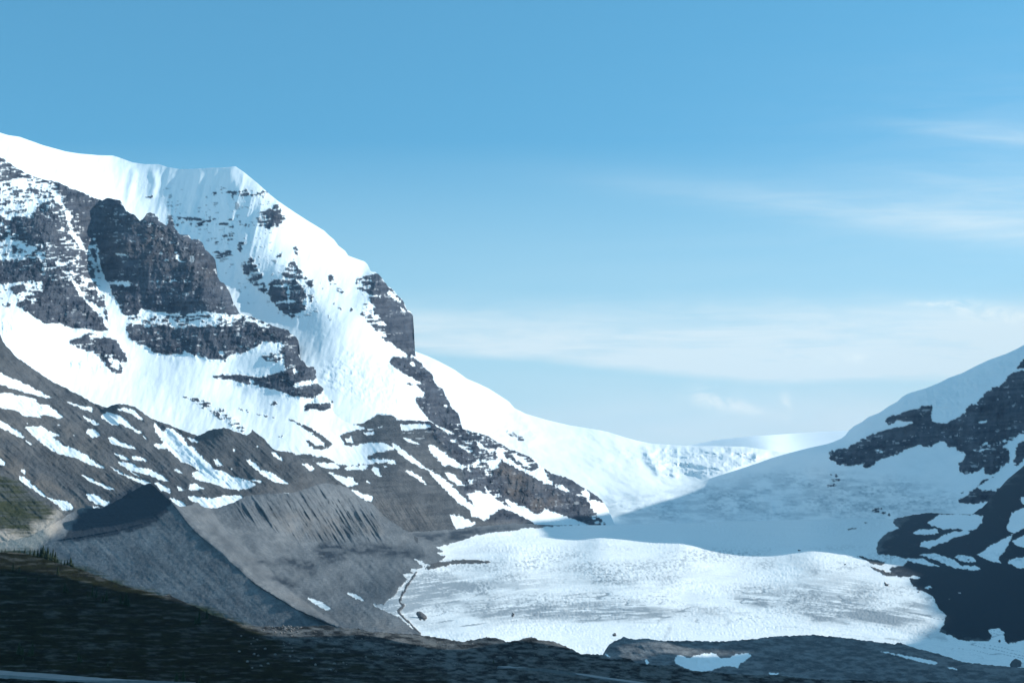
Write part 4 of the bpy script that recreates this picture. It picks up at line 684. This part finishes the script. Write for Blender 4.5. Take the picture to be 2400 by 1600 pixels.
def wnoise(sx, sy, rot=0, detail=6, rough=.6, dist=.3, off=0):
    mp = nt.nodes.new('ShaderNodeMapping'); nt.links.new(cmb.outputs[0], mp.inputs[0]); mp.inputs['Rotation'].default_value = (0, 0, rot); mp.inputs['Scale'].default_value = (sx, sy, 1); mp.inputs['Location'].default_value = (off, off*.7, off)
    n = nt.nodes.new('ShaderNodeTexNoise'); n.inputs['Scale'].default_value = 1; n.inputs['Detail'].default_value = detail; n.inputs['Roughness'].default_value = rough; n.inputs['Distortion'].default_value = dist; nt.links.new(mp.outputs[0], n.inputs['Vector']); return n.outputs[0]
def gauss(cx, cy, wx, wy, tilt=0):
    """soft blob of cloud centred on a direction, wx / wy in radians-ish"""
    u0, v0 = uv(cx, cy); du = g.math('SUBTRACT', U, u0); dv = g.math('SUBTRACT', g.math('SUBTRACT', Vv, v0), g.math('MULTIPLY', du, tilt))
    a = g.math('DIVIDE', du, wx/F); b_ = g.math('DIVIDE', dv, wy/F)
    r2 = g.math('ADD', g.math('MULTIPLY', a, a), g.math('MULTIPLY', b_, b_)); return g.math('POWER', 2.718, g.math('MULTIPLY', r2, -1))
def add(*v):
    t = v[0]
    for q in v[1:]: t = g.math('ADD', t, q)
    return t
def mr(v, a, b_, c=0.0, d=1.0):
    n = nt.nodes.new('ShaderNodeMapRange'); n.interpolation_type = 'SMOOTHSTEP' if (c, d) == (0.0, 1.0) else 'LINEAR'; g._in(n.inputs[0], v)
    n.inputs[1].default_value = a; n.inputs[2].default_value = b_; n.inputs[3].default_value = c; n.inputs[4].default_value = d; return n.outputs[0]
M = lambda a, b_: g.math('MULTIPLY', a, b_)
fine = g.ramp(wnoise(10, 85, -.03, 8, .66, .9), .36, .64); wisp = g.ramp(wnoise(3.2, 26, .04, 6, .6, .7, 4), .34, .64)
ulo, vlo = uv(970, 822); uhi, vhi = uv(1750, 896); _, vt = uv(1700, 695)
vlow = mr(U, ulo, uhi, vlo, vhi)
wob = g.math('MULTIPLY', g.math('SUBTRACT', wnoise(5, 12, 0, 4, .5, .2, 7), .5), 50/F)
low_e = mr(g.math('SUBTRACT', g.math('ADD', Vv, wob), vlow), -6/F, 26/F); top_e = mr(g.math('SUBTRACT', vt, g.math('ADD', Vv, wob)), -30/F, 105/F)
band = M(M(low_e, top_e), M(mr(U, ulo-.08, uhi, .62, 1.0), add(.34, M(fine, .48), M(wisp, .46))))
up = add(M(gauss(2320, 530, 430, 42, -.115), .34), M(gauss(1850, 475, 420, 36, -.12), .17), M(gauss(2420, 470, 330, 60, -.1), .22), M(gauss(2360, 315, 230, 22, -.09), .26), M(gauss(2600, 380, 700, 260, 0), .16))
up = M(up, add(.3, M(fine, .5), M(wisp, .5)))
low = add(M(gauss(1900, 1010, 1200, 95, 0), .72), M(gauss(2200, 850, 1500, 330, 0), .22))
cl = g.math('MINIMUM', add(band, up, M(low, add(.7, M(wisp, .4)))), .86)
puffn = g.ramp(wnoise(42, 80, 0, 7, .64, .4, 9), .40, .58)
puff = add(gauss(1665, 935, 48, 24, -.15), M(gauss(1745, 955, 60, 16, -.2), .9), M(gauss(1842, 948, 12, 30, -.5), .8), gauss(2300, 730, 80, 20, -.12), M(gauss(2200, 712, 70, 7, 0), .8), M(gauss(2370, 745, 50, 12, 0), .7), M(gauss(1985, 838, 80, 12, 0), .8))
pf = g.math('MINIMUM', M(puff, puffn), 1.0)
tint = g.mix(1.0, sk.outputs[0], (.70, 1.29, 1.20), 'MULTIPLY')
gm = nt.nodes.new('ShaderNodeGamma'); nt.links.new(tint, gm.inputs[0]); gm.inputs[1].default_value = .68
skyc = g.mix(1.0, gm.outputs[0], (.71, 1.17, 1.40), 'MULTIPLY')
_, vz0 = uv(1200, 330); _, vz1 = uv(1200, 1000)
skyc = g.mix(M(mr(Vv, vz1, vz0, .86, 0.0), 1.0), skyc, (3.15, 4.75, 5.15))
skyc = g.mix(M(mr(sep.outputs[2], .5, .8), .42), skyc, (3.0, 4.3, 5.0))  # pale veil overhead, out of view, added to lift the shade
col = g.mix(cl, skyc, (4.9, 5.6, 5.75)); col = g.mix(M(pf, .85), col, (5.5, 6.1, 6.0))
nt.links.new(col, bg.inputs[0]); bg.inputs[1].default_value = .120

def box(name, x0, x1, y0, y1, z0, z1, mat):
    V = [(x, y, z) for z in (z0, z1) for y in (y0, y1) for x in (x0, x1)]
    return simple_mesh(name, V, [(0, 2, 3, 1), (4, 5, 7, 6), (0, 1, 5, 4), (2, 6, 7, 3), (0, 4, 6, 2), (1, 3, 7, 5)], mat, smooth=False)
HAZE = 2.6e-5
if HAZE > 0:
    m = bpy.data.materials.new('mountain_haze'); m.use_nodes = True; nt = m.node_tree; nt.nodes.clear(); o = nt.nodes.new('ShaderNodeOutputMaterial'); v = nt.nodes.new('ShaderNodeVolumePrincipled')
    v.inputs['Color'].default_value = (.36, .66, 1, 1); v.inputs['Density'].default_value = HAZE; v.inputs['Anisotropy'].default_value = .2; nt.links.new(v.outputs[0], o.inputs['Volume'])
    hz = box('haze', -G-50, G+50, -G+5900, G+6100, -131, 2000, m); hz['kind'] = 'stuff'; hz['label'] = 'thin blue mountain haze filling the valley'
sc = bpy.context.scene
sc.view_settings.view_transform = 'Standard'; sc.view_settings.look = 'None'; sc.view_settings.gamma = 1; sc.view_settings.exposure = .6
sc.cycles.volume_bounces = 0; sc.cycles.max_bounces = 5; sc.cycles.diffuse_bounces = 4
print('built', sum(len(o.data.vertices) for o in bpy.data.objects if o.type == 'MESH'))
